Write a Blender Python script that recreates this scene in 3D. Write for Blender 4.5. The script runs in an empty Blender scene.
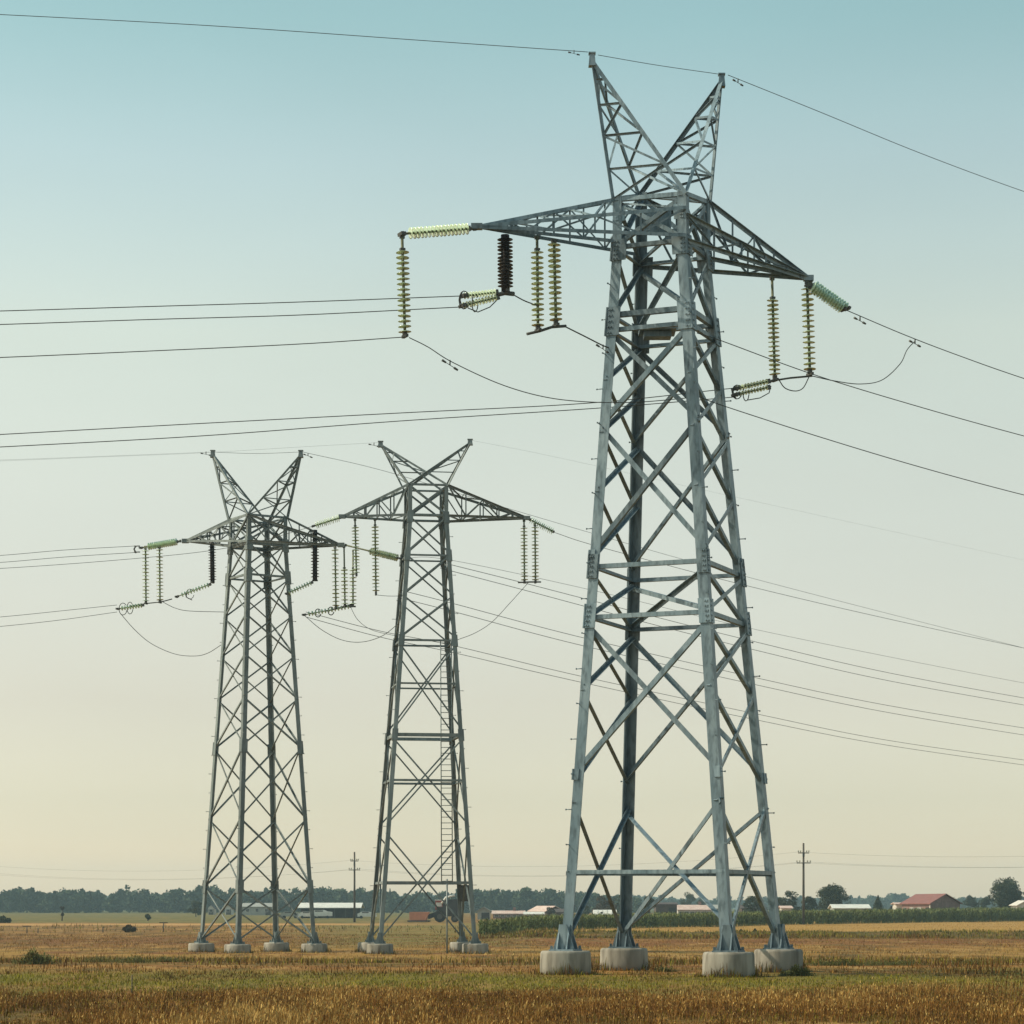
import bpy, math, random
import numpy as np
from mathutils import Vector, Matrix, noise as mnoise
R = math.radians
C = bpy.context.scene.collection
SC = bpy.context.scene

# ------------------------------------------------------------------ camera, sky, sun, exposure
HX, HY, K, EYE = 512.0, 906.0, 0.0004, 2.2      # principal column, horizon row, metres per pixel per metre, eye height
cam = bpy.data.cameras.new('camera'); camo = bpy.data.objects.new('camera', cam); C.objects.link(camo)
camo.location = (0, 0, EYE); camo.rotation_euler = (R(90), 0, 0)
cam.sensor_width = 36; cam.lens = 36 / (1024 * K); cam.shift_y = (HY - 512) / 1024
cam.clip_start = 0.5; cam.clip_end = 9000
SC.camera = camo

SUN_EL, SUN_AZ = 44.0, -90.0                      # azimuth clockwise from the view direction: square from the left
w = bpy.data.worlds.new("World"); SC.world = w; w.use_nodes = True
nt = w.node_tree; bg = nt.nodes['Background']
sky = nt.nodes.new('ShaderNodeTexSky'); sky.sky_type = 'NISHITA'; sky.sun_disc = False
sky.sun_elevation = R(SUN_EL); sky.sun_rotation = R(SUN_AZ)
sky.air_density = 1.0; sky.dust_density = 1.0; sky.ozone_density = 1.0; sky.altitude = 0
tint = nt.nodes.new('ShaderNodeMix'); tint.data_type = 'RGBA'; tint.blend_type = 'MULTIPLY'
tint.inputs[0].default_value = 1.0
wtc = nt.nodes.new('ShaderNodeTexCoord'); wsp = nt.nodes.new('ShaderNodeSeparateXYZ'); wrp = nt.nodes.new('ShaderNodeValToRGB')
nt.links.new(wtc.outputs['Generated'], wsp.inputs[0]); nt.links.new(wsp.outputs['Z'], wrp.inputs[0])
we = wrp.color_ramp.elements; SKYT = [(0.0, (1.2, .98, .78)), (.0164, (.93, .775, .66)), (.029, (.765, .665, .595)), (.042, (.695, .60, .53)), (.082, (.745, .585, .475)), (.123, (.857, .658, .49)), (.168, (.979, .744, .509)), (.222, (1.12, .865, .548)), (.286, (1.0, .883, .593)), (.334, (.81, .86, .571)), (.5, (.64, .77, .56))]
while len(we) < len(SKYT): we.new(.5)
for e_, (p_, c_) in zip(we, SKYT): e_.position = p_; e_.color = (*c_, 1)
wno = nt.nodes.new('ShaderNodeTexNoise'); wno.inputs['Scale'].default_value = 3.2; wno.inputs['Detail'].default_value = 4
wmp = nt.nodes.new('ShaderNodeMapping'); wmp.inputs['Scale'].default_value = (1, 1, 3.5); nt.links.new(wtc.outputs['Generated'], wmp.inputs[0]); nt.links.new(wmp.outputs[0], wno.inputs['Vector'])
wmr = nt.nodes.new('ShaderNodeMapRange'); wmr.inputs[1].default_value = .3; wmr.inputs[2].default_value = .7; wmr.inputs[3].default_value = .965; wmr.inputs[4].default_value = 1.035
nt.links.new(wno.outputs[0], wmr.inputs[0]); wsc = nt.nodes.new('ShaderNodeVectorMath'); wsc.operation = 'SCALE'
nt.links.new(wrp.outputs[0], wsc.inputs[0]); nt.links.new(wmr.outputs[0], wsc.inputs['Scale']); nt.links.new(wsc.outputs[0], tint.inputs[7]); nt.links.new(sky.outputs[0], tint.inputs[6]); nt.links.new(tint.outputs[2], bg.inputs['Color'])
bg.inputs['Strength'].default_value = 0.13
sl = bpy.data.lights.new('sun', 'SUN'); slo = bpy.data.objects.new('sun', sl); C.objects.link(slo)
sl.energy = 2.3; sl.angle = R(0.5); sl.color = (1.0, 0.88, 0.68)
sd = Vector((math.sin(R(SUN_AZ)) * math.cos(R(SUN_EL)), math.cos(R(SUN_AZ)) * math.cos(R(SUN_EL)), math.sin(R(SUN_EL))))
slo.rotation_euler = sd.to_track_quat('Z', 'Y').to_euler()
slo.location = (-60, -20, 60)
vs = SC.view_settings
vs.view_transform = 'Standard'; vs.look = 'None'; vs.exposure = 0.95; vs.gamma = 1.0
SC.cycles.max_bounces = 6; SC.cycles.transparent_max_bounces = 8; SC.cycles.volume_bounces = 0

random.seed(7); rng = np.random.default_rng(7)

# ------------------------------------------------------------------ helpers
def sstep(a, b, x):
    t = min(1, max(0, (x - a) / (b - a))); return t * t * (3 - 2 * t)
def zg(x, y):                                      # height of the land
    z = -0.6 * sstep(86, 135, y)
    z += 0.10 * mnoise.noise(Vector((x * .09, y * .05, 3.1))) * sstep(30, 60, y) * (1 - sstep(400, 700, y))
    if x > 0: z += 0.30 * math.exp(-((y - 243) / 6) ** 2) * sstep(0, 3, x)
    return z
def P(px, py, Y): return Vector(((px - HX) * K * Y, Y, EYE + (HY - py) * K * Y))
def G(px, Y):
    x = (px - HX) * K * Y; return Vector((x, Y, zg(x, Y)))

def tag(o, label=None, cat=None, group=None, kind=None):
    if label: o['label'] = label
    if cat: o['category'] = cat
    if group: o['group'] = group
    if kind: o['kind'] = kind
    return o
def thing(name, label, cat, loc, group=None):
    o = bpy.data.objects.new(name, None); C.objects.link(o); o.location = loc
    o.empty_display_size = .3
    return tag(o, label, cat, group)
def rootloc(p):
    v = Vector((0, 0, 0))
    while p is not None:
        v = v + p.location; p = p.parent
    return v

class MB:
    def __init__(s): s.v = []; s.f = []; s.sm = False
    def poly(s, pts, faces):
        n = len(s.v); s.v += [tuple(p) for p in pts]; s.f += [tuple(i + n for i in f) for f in faces]; return s
    def box(s, c, sx, sy, sz, ax=None):
        X, Y, Z = ax or (Vector((1, 0, 0)), Vector((0, 1, 0)), Vector((0, 0, 1)))
        c = Vector(c); p = []
        for k in (-.5, .5):
            for j in (-.5, .5):
                for i in (-.5, .5): p.append(c + X * sx * i + Y * sy * j + Z * sz * k)
        return s.poly(p, [(0, 2, 3, 1), (4, 5, 7, 6), (0, 1, 5, 4), (1, 3, 7, 5), (3, 2, 6, 7), (2, 0, 4, 6)])
    def prof(s, p0, p1, poly, A, B):
        n = len(poly); pts = [Vector(p) + A * u + B * v for p in (p0, p1) for u, v in poly]
        return s.poly(pts, [(i, (i + 1) % n, n + (i + 1) % n, n + i) for i in range(n)] + [tuple(range(n - 1, -1, -1)), tuple(range(n, 2 * n))])
    def angle(s, p0, p1, w, a, b, t=None):          # an L-section bar, its outer corner on the line p0-p1, flanges along a and b
        p0, p1 = Vector(p0), Vector(p1); d = (p1 - p0).normalized(); t = t or w * .12
        a = Vector(a); a = (a - d * a.dot(d)).normalized()
        b = Vector(b); b = b - d * b.dot(d); b = (b - a * b.dot(a)).normalized()
        return s.prof(p0, p1, [(0, 0), (w, 0), (w, t), (t, t), (t, w), (0, w)], a, b)
    def tube(s, pts, rad, n=6):
        pts = [Vector(p) for p in pts]; m = len(pts)
        rad = rad if isinstance(rad, (list, tuple)) else [rad] * m
        rings = []; u = None
        for i, p in enumerate(pts):
            d = (pts[min(i + 1, m - 1)] - pts[max(i - 1, 0)]).normalized()
            if u is None: u = d.cross(Vector((0, 0, 1)) if abs(d.z) < .9 else Vector((1, 0, 0)))
            u = (u - d * u.dot(d)).normalized(); v = d.cross(u)
            rings += [p + (u * math.cos(2 * math.pi * k / n) + v * math.sin(2 * math.pi * k / n)) * rad[i] for k in range(n)]
        f = [(i * n + k, i * n + (k + 1) % n, (i + 1) * n + (k + 1) % n, (i + 1) * n + k) for i in range(m - 1) for k in range(n)]
        f += [tuple(range(n - 1, -1, -1)), tuple((m - 1) * n + k for k in range(n))]
        s.sm = True
        return s.poly(rings, f)
    def lathe(s, prof, n=16, c=(0, 0, 0)):          # prof = [(r, z)...]
        c = Vector(c); m = len(prof)
        pts = [c + Vector((r * math.cos(2 * math.pi * k / n), r * math.sin(2 * math.pi * k / n), z)) for r, z in prof for k in range(n)]
        f = [(i * n + k, i * n + (k + 1) % n, (i + 1) * n + (k + 1) % n, (i + 1) * n + k) for i in range(m - 1) for k in range(n)]
        f += [tuple(range(n - 1, -1, -1)), tuple((m - 1) * n + k for k in range(n))]
        return s.poly(pts, f)
    def mesh(s, name, mat, off=Vector((0, 0, 0))):
        me = bpy.data.meshes.new(name)
        me.from_pydata([tuple(Vector(p) - off) for p in s.v], [], s.f); me.materials.append(mat); me.update()
        if s.sm: me.polygons.foreach_set('use_smooth', [len(p.vertices) == 4 for p in me.polygons])
        return me
    def build(s, name, mat, parent=None, loc=None):
        off = rootloc(parent) if parent is not None else Vector(loc or (0, 0, 0))
        o = bpy.data.objects.new(name, s.mesh(name, mat, off)); C.objects.link(o)
        if parent is not None: o.parent = parent
        elif loc is not None: o.location = loc
        return o
def link(name, me, parent, loc=(0, 0, 0)):
    o = bpy.data.objects.new(name, me); C.objects.link(o); o.parent = parent; o.location = loc; return o

# ------------------------------------------------------------------ materials
def mat(name, base, rough=.7, metal=0.0, var=None, scale=4.0, var2=None, scale2=30.0, stretch=(1, 1, 1), bump=0.0, spec=.3, trans=0.0, vary=0.0):
    m = bpy.data.materials.new(name); m.use_nodes = True; n = m.node_tree.nodes; L = m.node_tree.links
    b = n['Principled BSDF']; b.inputs['Roughness'].default_value = rough; b.inputs['Metallic'].default_value = metal
    b.inputs['Specular IOR Level'].default_value = spec
    if trans: b.inputs['Transmission Weight'].default_value = trans
    tc = n.new('ShaderNodeTexCoord'); mp = n.new('ShaderNodeMapping'); mp.inputs['Scale'].default_value = stretch
    L.new(tc.outputs['Object'], mp.inputs['Vector'])
    def nz(sc, det=5):
        t = n.new('ShaderNodeTexNoise'); t.inputs['Scale'].default_value = sc; t.inputs['Detail'].default_value = det
        L.new(mp.outputs[0], t.inputs['Vector']); return t
    def mix(fac, c1, c2, lo=.38, hi=.62):
        r = n.new('ShaderNodeMapRange'); r.inputs[1].default_value = lo; r.inputs[2].default_value = hi; L.new(fac, r.inputs[0])
        x = n.new('ShaderNodeMix'); x.data_type = 'RGBA'; L.new(r.outputs[0], x.inputs[0])
        for sock, c in ((x.inputs[6], c1), (x.inputs[7], c2)):
            if isinstance(c, tuple): sock.default_value = (*c, 1)
            else: L.new(c, sock)
        return x.outputs[2]
    col = base
    if var: t = nz(scale); col = mix(t.outputs[0], base, var)
    if var2: t2 = nz(scale2, 3); col = mix(t2.outputs[0], col, var2, .45, .75)
    if vary:                                        # each bar of its own tone, as galvanised bars are
        oi = n.new('ShaderNodeObjectInfo'); r = n.new('ShaderNodeMapRange'); r.inputs[3].default_value = 1 - vary; r.inputs[4].default_value = 1 + vary
        L.new(oi.outputs['Random'], r.inputs[0]); hs = n.new('ShaderNodeHueSaturation'); L.new(r.outputs[0], hs.inputs['Value']); L.new(col, hs.inputs['Color']); col = hs.outputs[0]
    if isinstance(col, tuple): b.inputs['Base Color'].default_value = (*col, 1)
    else: L.new(col, b.inputs['Base Color'])
    if bump:
        bt = nz(scale2); bp = n.new('ShaderNodeBump'); bp.inputs['Strength'].default_value = bump; bp.inputs['Distance'].default_value = .05
        L.new(bt.outputs[0], bp.inputs['Height']); L.new(bp.outputs[0], b.inputs['Normal'])
    return m
M = {}
M['steel'] = mat('galvanised_steel', (.130, .190, .226), .46, .18, (.210, .275, .312), 1.6, (.070, .102, .122), 8, (1, 1, .3), .15, .35, vary=.28)
M['steel_far'] = mat('weathered_steel', (.140, .172, .172), .55, .15, (.21, .245, .245), .9, (.10, .12, .122), 5, (1, 1, .3), 0, .4, vary=.22)
M['concrete'] = mat('concrete', (.34, .315, .265), .92, 0, (.24, .22, .185), 1.3, (.12, .108, .085), 3.2, (1, 1, .22), .5, .2, vary=.12)
M['glass'] = mat('green_glass', (.40, .54, .34), .25, 0, (.55, .68, .48), 6, None, 30, (1, 1, 1), 0, .4, .12)
M['brown'] = mat('brown_porcelain', (.010, .007, .007), .45, 0, (.018, .011, .010), 8, spec=.3)
M['cap'] = mat('cap_iron', (.09, .10, .055), .6, .1, (.14, .15, .08), 9)
M['wire'] = mat('aluminium_wire', (.055, .06, .06), .6, .3, (.075, .08, .08), 3)
M['fitting'] = mat('fitting_steel', (.06, .065, .06), .6, .4, (.10, .10, .095), 12)
M['bark'] = mat('bark', (.085, .065, .048), .95, 0, (.05, .038, .03), 3, None, 12, (1, 1, .3), .4)
M['pole'] = mat('weathered_pole', (.10, .085, .07), .9, 0, (.065, .055, .045), 2, None, 20, (1, 1, .2))
def leafmat(name, a, b, c):
    m = mat(name, a, .75, 0, b, .22, c, .9, spec=.2); m.use_nodes = True
    return m
M['leaf_dark'] = leafmat('leaves_dark', (.026, .036, .016), (.045, .058, .024), (.070, .078, .034))
M['leaf_mid'] = leafmat('leaves_mid', (.032, .045, .02), (.055, .068, .028), (.08, .085, .036))
M['leaf_far'] = leafmat('leaves_far', (.020, .040, .020), (.040, .064, .030), (.062, .084, .036))
M['leaf_brown'] = leafmat('leaves_brown', (.05, .036, .024), (.07, .052, .03), (.085, .07, .035))
M['weed'] = leafmat('weed_leaves', (.08, .085, .03), (.12, .115, .042), (.15, .13, .05))

# ------------------------------------------------------------------ ground
def ground_mat():
    m = bpy.data.materials.new('field_soil'); m.use_nodes = True; n = m.node_tree.nodes; L = m.node_tree.links
    b = n['Principled BSDF']; b.inputs['Roughness'].default_value = .95; b.inputs['Specular IOR Level'].default_value = .1
    tc = n.new('ShaderNodeTexCoord'); sep = n.new('ShaderNodeSeparateXYZ'); L.new(tc.outputs['Object'], sep.inputs[0])
    def nz(sc, det, stretch):
        mp = n.new('ShaderNodeMapping'); mp.inputs['Scale'].default_value = stretch; L.new(tc.outputs['Object'], mp.inputs[0])
        t = n.new('ShaderNodeTexNoise'); t.inputs['Scale'].default_value = sc; t.inputs['Detail'].default_value = det
        L.new(mp.outputs[0], t.inputs['Vector']); return t.outputs[0]
    def val(s, v):
        if isinstance(v, (int, float)): s.default_value = v
        else: L.new(v, s)
    def mth(op, a, c):
        x = n.new('ShaderNodeMath'); x.operation = op; val(x.inputs[0], a); val(x.inputs[1], c); return x.outputs[0]
    def rng_(v, lo, hi):
        r = n.new('ShaderNodeMapRange'); val(r.inputs[0], v); r.inputs[1].default_value = lo; r.inputs[2].default_value = hi; return r.outputs[0]
    def mix(f, c1, c2):
        x = n.new('ShaderNodeMix'); x.data_type = 'RGBA'; val(x.inputs[0], f)
        for s, c in ((x.inputs[6], c1), (x.inputs[7], c2)):
            if isinstance(c, tuple): s.default_value = (*c, 1)
            else: L.new(c, s)
        return x.outputs[2]
    big = nz(.045, 4, (1, .35, 1)); med = nz(.35, 5, (1, .4, 1)); fine = nz(3.5, 5, (1, .6, 1)); streak = nz(.16, 4, (.12, 1, 1))
    medw = mth('MULTIPLY', mth('SUBTRACT', med, .5), 18)
    wob = mth('MULTIPLY', mth('SUBTRACT', big, .5), 70)
    Yw = mth('ADD', mth('ADD', sep.outputs[1], wob), medw)
    def band(y, a, b_, soft):
        return mth('MULTIPLY', rng_(y, a - soft, a + soft), mth('SUBTRACT', 1, rng_(y, b_ - soft, b_ + soft)))
    dry = mix(rng_(med, .40, .60), (0.170, 0.074, 0.020), (0.249, 0.127, 0.033))
    dry = mix(rng_(fine, .48, .75), dry, (0.329, 0.178, 0.047))
    dry = mix(mth('MULTIPLY', rng_(streak, .50, .58), .75), dry, (0.114, 0.072, 0.017))
    dry = mix(mth('MULTIPLY', rng_(streak, .42, .34), .85), dry, (0.135, 0.053, 0.017))
    blot = nz(.55, 6, (1, .22, 1))
    dry = mix(mth('MULTIPLY', rng_(blot, .54, .62), .75), dry, (.085, .062, .020))
    dry = mix(mth('MULTIPLY', rng_(blot, .44, .38), .6), dry, (.36, .22, .075))
    col = dry
    och = mix(rng_(fine, .35, .7), (0.220, 0.127, 0.030), (0.329, 0.186, 0.047))
    col = mix(mth('MULTIPLY', band(Yw, 128, 170, 6), rng_(med, .42, .6)), col, och)
    red = mix(rng_(fine, .35, .7), (0.129, 0.051, 0.017), (0.220, 0.097, 0.027))
    col = mix(mth('MULTIPLY', band(Yw, 182, 232, 6), rng_(med, .42, .56)), col, red)
    xr = mth('ADD', sep.outputs[0], mth('MULTIPLY', mth('SUBTRACT', med, .5), 6))
    olive = mix(rng_(fine, .35, .7), (.115, .10, .026), (.21, .15, .045))
    diag = mth('ADD', xr, mth('MULTIPLY', sep.outputs[1], .085))
    col = mix(mth('MULTIPLY', mth('MULTIPLY', rng_(diag, -4, 6), rng_(xr, 3, -3)), mth('MULTIPLY', band(Yw, 172, 420, 10), rng_(streak, .36, .52))), col, olive)
    wd_ = mix(rng_(fine, .35, .7), (0.060, 0.047, 0.011), (0.150, 0.094, 0.022))
    col = mix(mth('MULTIPLY', band(Yw, 98, 122, 4), rng_(med, .38, .55)), col, wd_)
    grn = mix(rng_(fine, .35, .7), (0.100, 0.089, 0.015), (0.190, 0.144, 0.027))
    col = mix(mth('MULTIPLY', band(Yw, 64, 84, 3), rng_(med, .30, .55)), col, grn)
    right = rng_(xr, 0.0, 3.0)
    gold = mix(rng_(streak, .35, .65), (0.299, 0.169, 0.041), (0.399, 0.229, 0.063))
    gold = mix(rng_(fine, .4, .75), gold, (0.249, 0.140, 0.036))
    col = mix(mth('MULTIPLY', right, band(sep.outputs[1], 247, 520, 1.5)), col, gold)
    bank = mix(rng_(fine, .35, .7), (0.060, 0.050, 0.011), (0.129, 0.085, 0.020))
    col = mix(mth('MULTIPLY', mth('MULTIPLY', right, band(sep.outputs[1], 212, 247, 4)), rng_(med, .3, .5)), col, bank)
    track = band(mth('ADD', sep.outputs[1], mth('MULTIPLY', mth('SUBTRACT', streak, .5), 40)), 362, 400, 5)
    left = rng_(xr, -6.0, -30.0)
    col = mix(mth('MULTIPLY', left, track), col, (0.399, 0.221, 0.082))
    gfield = mix(rng_(streak, .35, .65), (0.075, 0.074, 0.020), (0.139, 0.114, 0.030))
    gfield = mix(rng_(med, .45, .65), gfield, (0.190, 0.131, 0.038))
    col = mix(mth('MULTIPLY', left, rng_(sep.outputs[1], 400, 425)), col, gfield)
    col = mix(rng_(sep.outputs[1], 900, 1050), col, (0.090, 0.085, 0.024))
    L.new(col, b.inputs['Base Color'])
    bp = n.new('ShaderNodeBump'); bp.inputs['Strength'].default_value = .6; bp.inputs['Distance'].default_value = .12
    L.new(fine, bp.inputs['Height']); L.new(bp.outputs[0], b.inputs['Normal'])
    return m
xs = np.unique(np.concatenate([np.linspace(-1500, -160, 24), np.linspace(-160, 160, 161), np.linspace(160, 1500, 24)]))
ys = np.unique(np.concatenate([np.linspace(-15, 40, 12), np.linspace(40, 300, 174), np.linspace(300, 700, 60), np.linspace(700, 3000, 30)]))
gv = [(x, y, zg(x, y)) for y in ys for x in xs]; nx = len(xs)
gf = [(j * nx + i, j * nx + i + 1, (j + 1) * nx + i + 1, (j + 1) * nx + i) for j in range(len(ys) - 1) for i in range(nx - 1)]
gm = bpy.data.meshes.new('ground'); gm.from_pydata(gv, [], gf); gm.materials.append(ground_mat()); gm.update()
gm.polygons.foreach_set('use_smooth', [True] * len(gm.polygons))
go = bpy.data.objects.new('ground', gm); C.objects.link(go); tag(go, kind='structure')

# far low hills that close the horizon
def hills():
    mb = MB(); N = 160; top = []; bot = []; back = []
    for i in range(N + 1):
        x = -1450 + 2900 * i / N
        h = 11 + 9 * mnoise.noise(Vector((x * .004, 1.7, 0))) + 3.0 * mnoise.noise(Vector((x * .03, 5, 0)))
        bot.append((x, 2500, -.7)); top.append((x, 2640, h)); back.append((x, 2900, -.7))
    n = N + 1; mb.poly(bot + top + back, [(i, i + 1, n + i + 1, n + i) for i in range(N)] + [(n + i, n + i + 1, 2 * n + i + 1, 2 * n + i) for i in range(N)])
    mb.sm = True
    tag(mb.build('hills', M['leaf_far']), kind='structure')
hills()

# ------------------------------------------------------------------ haze
hz = MB().box((0, 1505, 23), 3080, 3070, 52)
hm = bpy.data.materials.new('haze_air'); hm.use_nodes = True; hn = hm.node_tree.nodes
hn.remove(hn['Principled BSDF']); pv = hn.new('ShaderNodeVolumePrincipled')
pv.inputs['Color'].default_value = (.66, .90, 1.0, 1); pv.inputs['Density'].default_value = 0.00021; pv.inputs['Anisotropy'].default_value = .2
hm.node_tree.links.new(pv.outputs[0], hn['Material Output'].inputs['Volume'])
tag(hz.build('haze', hm), kind='stuff')

# ------------------------------------------------------------------ lattice towers
def lerp(a, b, t): return a + (b - a) * t
UP = Vector((0, 0, 1))
LEGMESH = {}
class Tower:
    def __init__(s, name, label, base4, foot_z, ground_z, top_c, top_z, k, cage_z, mat, w_leg, w_br, frad, cage_tilt=None):
        """base4: four leg feet in plan, in ring order; the legs run straight to k times that spread round top_c at top_z."""
        s.m = mat; s.wl = w_leg; s.wb = w_br
        bc = sum((Vector((b[0], b[1], 0)) for b in base4), Vector()) / 4
        s.root = thing(name, label, 'pylon', (bc.x, bc.y, ground_z), 'electricity pylons in the field')
        s.b = [Vector((x, y, foot_z)) for x, y in base4]
        s.t = [Vector((top_c[0] + (b.x - bc.x) * k, top_c[1] + (b.y - bc.y) * k, top_z)) for b in s.b]
        s.c = [Vector((p.x, p.y, cage_z)) for p in s.t]
        if cage_tilt:
            for i, dz in enumerate(cage_tilt): s.c[i] = s.c[i] + Vector((0, 0, dz))
        for i in range(4):
            p, n = s.b[i], s.b[(i + 1) % 4]; q = s.b[(i - 1) % 4]
            mb = MB(); mb.angle(p, s.t[i], w_leg, n - p, q - p, w_leg * .13)
            mb.angle(s.t[i], s.c[i] + UP * .1, w_leg * .9, n - p, q - p, w_leg * .13)
            leg = mb.build('leg', mat, s.root)
            # foot: base plate with stiffeners
            fb = MB(); ax = ((n - p).normalized(), (q - p).normalized(), UP)
            cc = p + (ax[0] + ax[1]) * w_leg * .35
            fb.box(cc + UP * .025, w_leg * 2.5, w_leg * 2.5, .05, ax)
            for d, e in ((ax[0], ax[1]), (ax[1], ax[0])):
                for o in (-.35, .65):
                    a0 = cc + e * w_leg * (o - .15) + UP * .05
                    th = e * w_leg * .06
                    tri = [a0 - d * w_leg * 1.1, a0 + d * w_leg * 1.1, a0 + d * w_leg * .3 + UP * w_leg * 2.4, a0 - d * w_leg * .3 + UP * w_leg * 2.4]
                    fb.poly([v - th for v in tri] + [v + th for v in tri], [(3, 2, 1, 0), (4, 5, 6, 7), (0, 1, 5, 4), (1, 2, 6, 5), (2, 3, 7, 6), (3, 0, 4, 7)])
            for u in (-1, 1):
                for v in (-1, 1): fb.box(cc + ax[0] * u * w_leg * 1.05 + ax[1] * v * w_leg * 1.05 + UP * .1, .09, .09, .12)
            fb.build('foot_plate', mat, leg)
            gz = zg(p.x, p.y) - .25; H = foot_z - gz; b_ = .09
            fc = p + (ax[0] + ax[1]) * w_leg * .35
            f = MB(); f.lathe([(frad, 0), (frad * 1.0, H * .5), (frad * .985, H - b_), (frad * .96, H - b_ * .35), (frad * .90, H)], 36, (fc.x, fc.y, gz)); f.sm = True
            f.build('concrete_foundation', M['concrete'], s.root)
            s.step_bolts(leg, i)
    def step_bolts(s, leg, i):
        key = s.m.name
        d = (s.t[i] - s.b[i]); L = d.length; out = (s.b[i] - s.b[(i + 2) % 4]).normalized()
        side = (s.b[i] - s.b[(i + 1) % 4]).normalized()
        if key not in LEGMESH:
            q = MB(); q.tube([(0, 0, 0), (.17, 0, 0)], .016, 5); q.tube([(.17, 0, 0), (.20, 0, 0)], .03, 5); LEGMESH[key] = q.mesh('step_bolt', s.m)
        a = math.atan2(out.y, out.x)
        n = int(L / 1.15)
        for j in range(3, n):
            p = s.b[i] + d * (j * 1.15 / L) - rootloc(leg)
            o = link('step_bolt', LEGMESH[key], leg, p); o.rotation_euler = (0, 0, a + (1.0 if j % 2 else -1.0) * .75)
    def at(s, i, t): return lerp(s.b[i], s.t[i], t)
    def outn(s, i, j):
        m = (s.b[i] + s.b[j]) / 2 - (s.b[0] + s.b[1] + s.b[2] + s.b[3]) / 4; m.z = 0; return m.normalized()
    def brace(s, i, ti, j, tj, w=None, name='diagonal_brace', off=0.0):
        w = w or s.wb; p, q = s.at(i, ti), s.at(j, tj); n = s.outn(i, j) if (i - j) % 2 else Vector((0, 0, 1))
        d = (q - p).normalized(); inpl = d.cross(n)
        if inpl.z < 0: inpl = -inpl
        sh = -n * off - inpl * w * .5
        return MB().angle(p + sh, q + sh, w, inpl, -n, w * .13).build(name, s.m, s.root)
    def X(s, i, j, t0, t1, w=None):
        s.brace(i, t0, j, t1, w, off=0.01); s.brace(j, t0, i, t1, w, off=s.wl * .35)
    def ring(s, t, w=None, faces=(0, 1, 2, 3)):
        for i in faces: s.brace(i, t, (i + 1) % 4, t, w, 'horizontal_beam', off=s.wl * .2)
    def plate(s, i, t, h, wd, bolts=True):
        """gusset plates on both faces beside leg i"""
        p = s.at(i, t)
        mb = MB()
        for j in ((i + 1) % 4, (i - 1) % 4):
            n = s.outn(i, j); a = (s.b[j] - s.b[i]).normalized(); d = (s.t[i] - s.b[i]).normalized()
            mb.box(p + a * wd * .5 - a * .06 + n * .025, wd, .03, h, (a, n, d))
            if bolts:
                for u in (.12, .3):
                    for v in range(-2, 3): mb.box(p + a * wd * u + d * h * v * .2 + n * .05, .045, .05, .045, (a, n, d))
        return mb.build('gusset_plate', s.m, s.root)
    def cage(s, w=None):
        for i in range(4):
            j = (i + 1) % 4; n = s.outn(i, j)
            for a, b, nm in ((s.t[i], s.c[j], 'cage_brace'), (s.t[j], s.c[i], 'cage_brace'), (s.c[i], s.c[j], 'cage_beam'), (s.t[i], s.t[j], 'cage_beam')):
                d = (b - a).normalized(); ip = d.cross(n)
                if ip.z < 0: ip = -ip
                o = .02 if nm == 'cage_beam' else (.05 if a is s.t[i] else s.wl * .4)
                MB().angle(a - n * o - ip * s.wb * .4, b - n * o - ip * s.wb * .4, w or s.wb, ip, -n).build(nm, s.m, s.root)
    def truss(s, name, chords, tip, wc, ww, fr, tipbox, pairs):
        """a pyramid of chords (base points) that meet at tip, laced between the given pairs of chords"""
        tb = MB()
        if tipbox[2] > tipbox[0]:
            a_, b_, h_ = tipbox[0] / 2, tipbox[1] / 2, tipbox[2] / 2
            tb.poly([tip + Vector((x * a_ * (1 - .18 * z), y * b_ * (1 - .25 * z), z * h_)) for z in (-1, 1) for y in (-1, 1) for x in (-1, 1)], [(0, 2, 3, 1), (4, 5, 7, 6), (0, 1, 5, 4), (1, 3, 7, 5), (3, 2, 6, 7), (2, 0, 4, 6)])
            tb.box(tip + UP * (h_ + .02), a_ * 2.3, b_ * 2.1, .05)
        else: tb.box(tip, *tipbox)
        part = tb.build(name, s.m, s.root)
        for b in chords:
            d = (tip - b).normalized(); a = d.cross(UP)
            if a.length < .1: a = Vector((1, 0, 0))
            a.normalize(); c = d.cross(a)
            MB().angle(b - (a + c) * wc * .4, tip - (a + c) * wc * .4, wc, a, c).build('chord', s.m, part)
        for (u, v) in pairs:
            for k in range(len(fr)):
                p, q = lerp(chords[u], tip, fr[k]), lerp(chords[v], tip, fr[k])
                self_bar(s, part, p, q, ww)
                if k + 1 < len(fr):
                    a, b = (u, v) if k % 2 else (v, u)
                    self_bar(s, part, lerp(chords[a], tip, fr[k]), lerp(chords[b], tip, fr[k + 1]), ww)
            a, b = (v, u) if len(fr) else (u, v)
            self_bar(s, part, chords[u], lerp(chords[v], tip, fr[0]), ww)
        return part
def self_bar(s, part, p, q, w):
    d = (q - p)
    if d.length < .12: return
    d.normalize(); a = d.cross(UP)
    if a.length < .1: a = Vector((1, 0, 0))
    a.normalize(); c = d.cross(a)
    MB().angle(p - (a + c) * w * .4, q - (a + c) * w * .4, w, a, c).build('lacing_bar', s.m, part)

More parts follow.
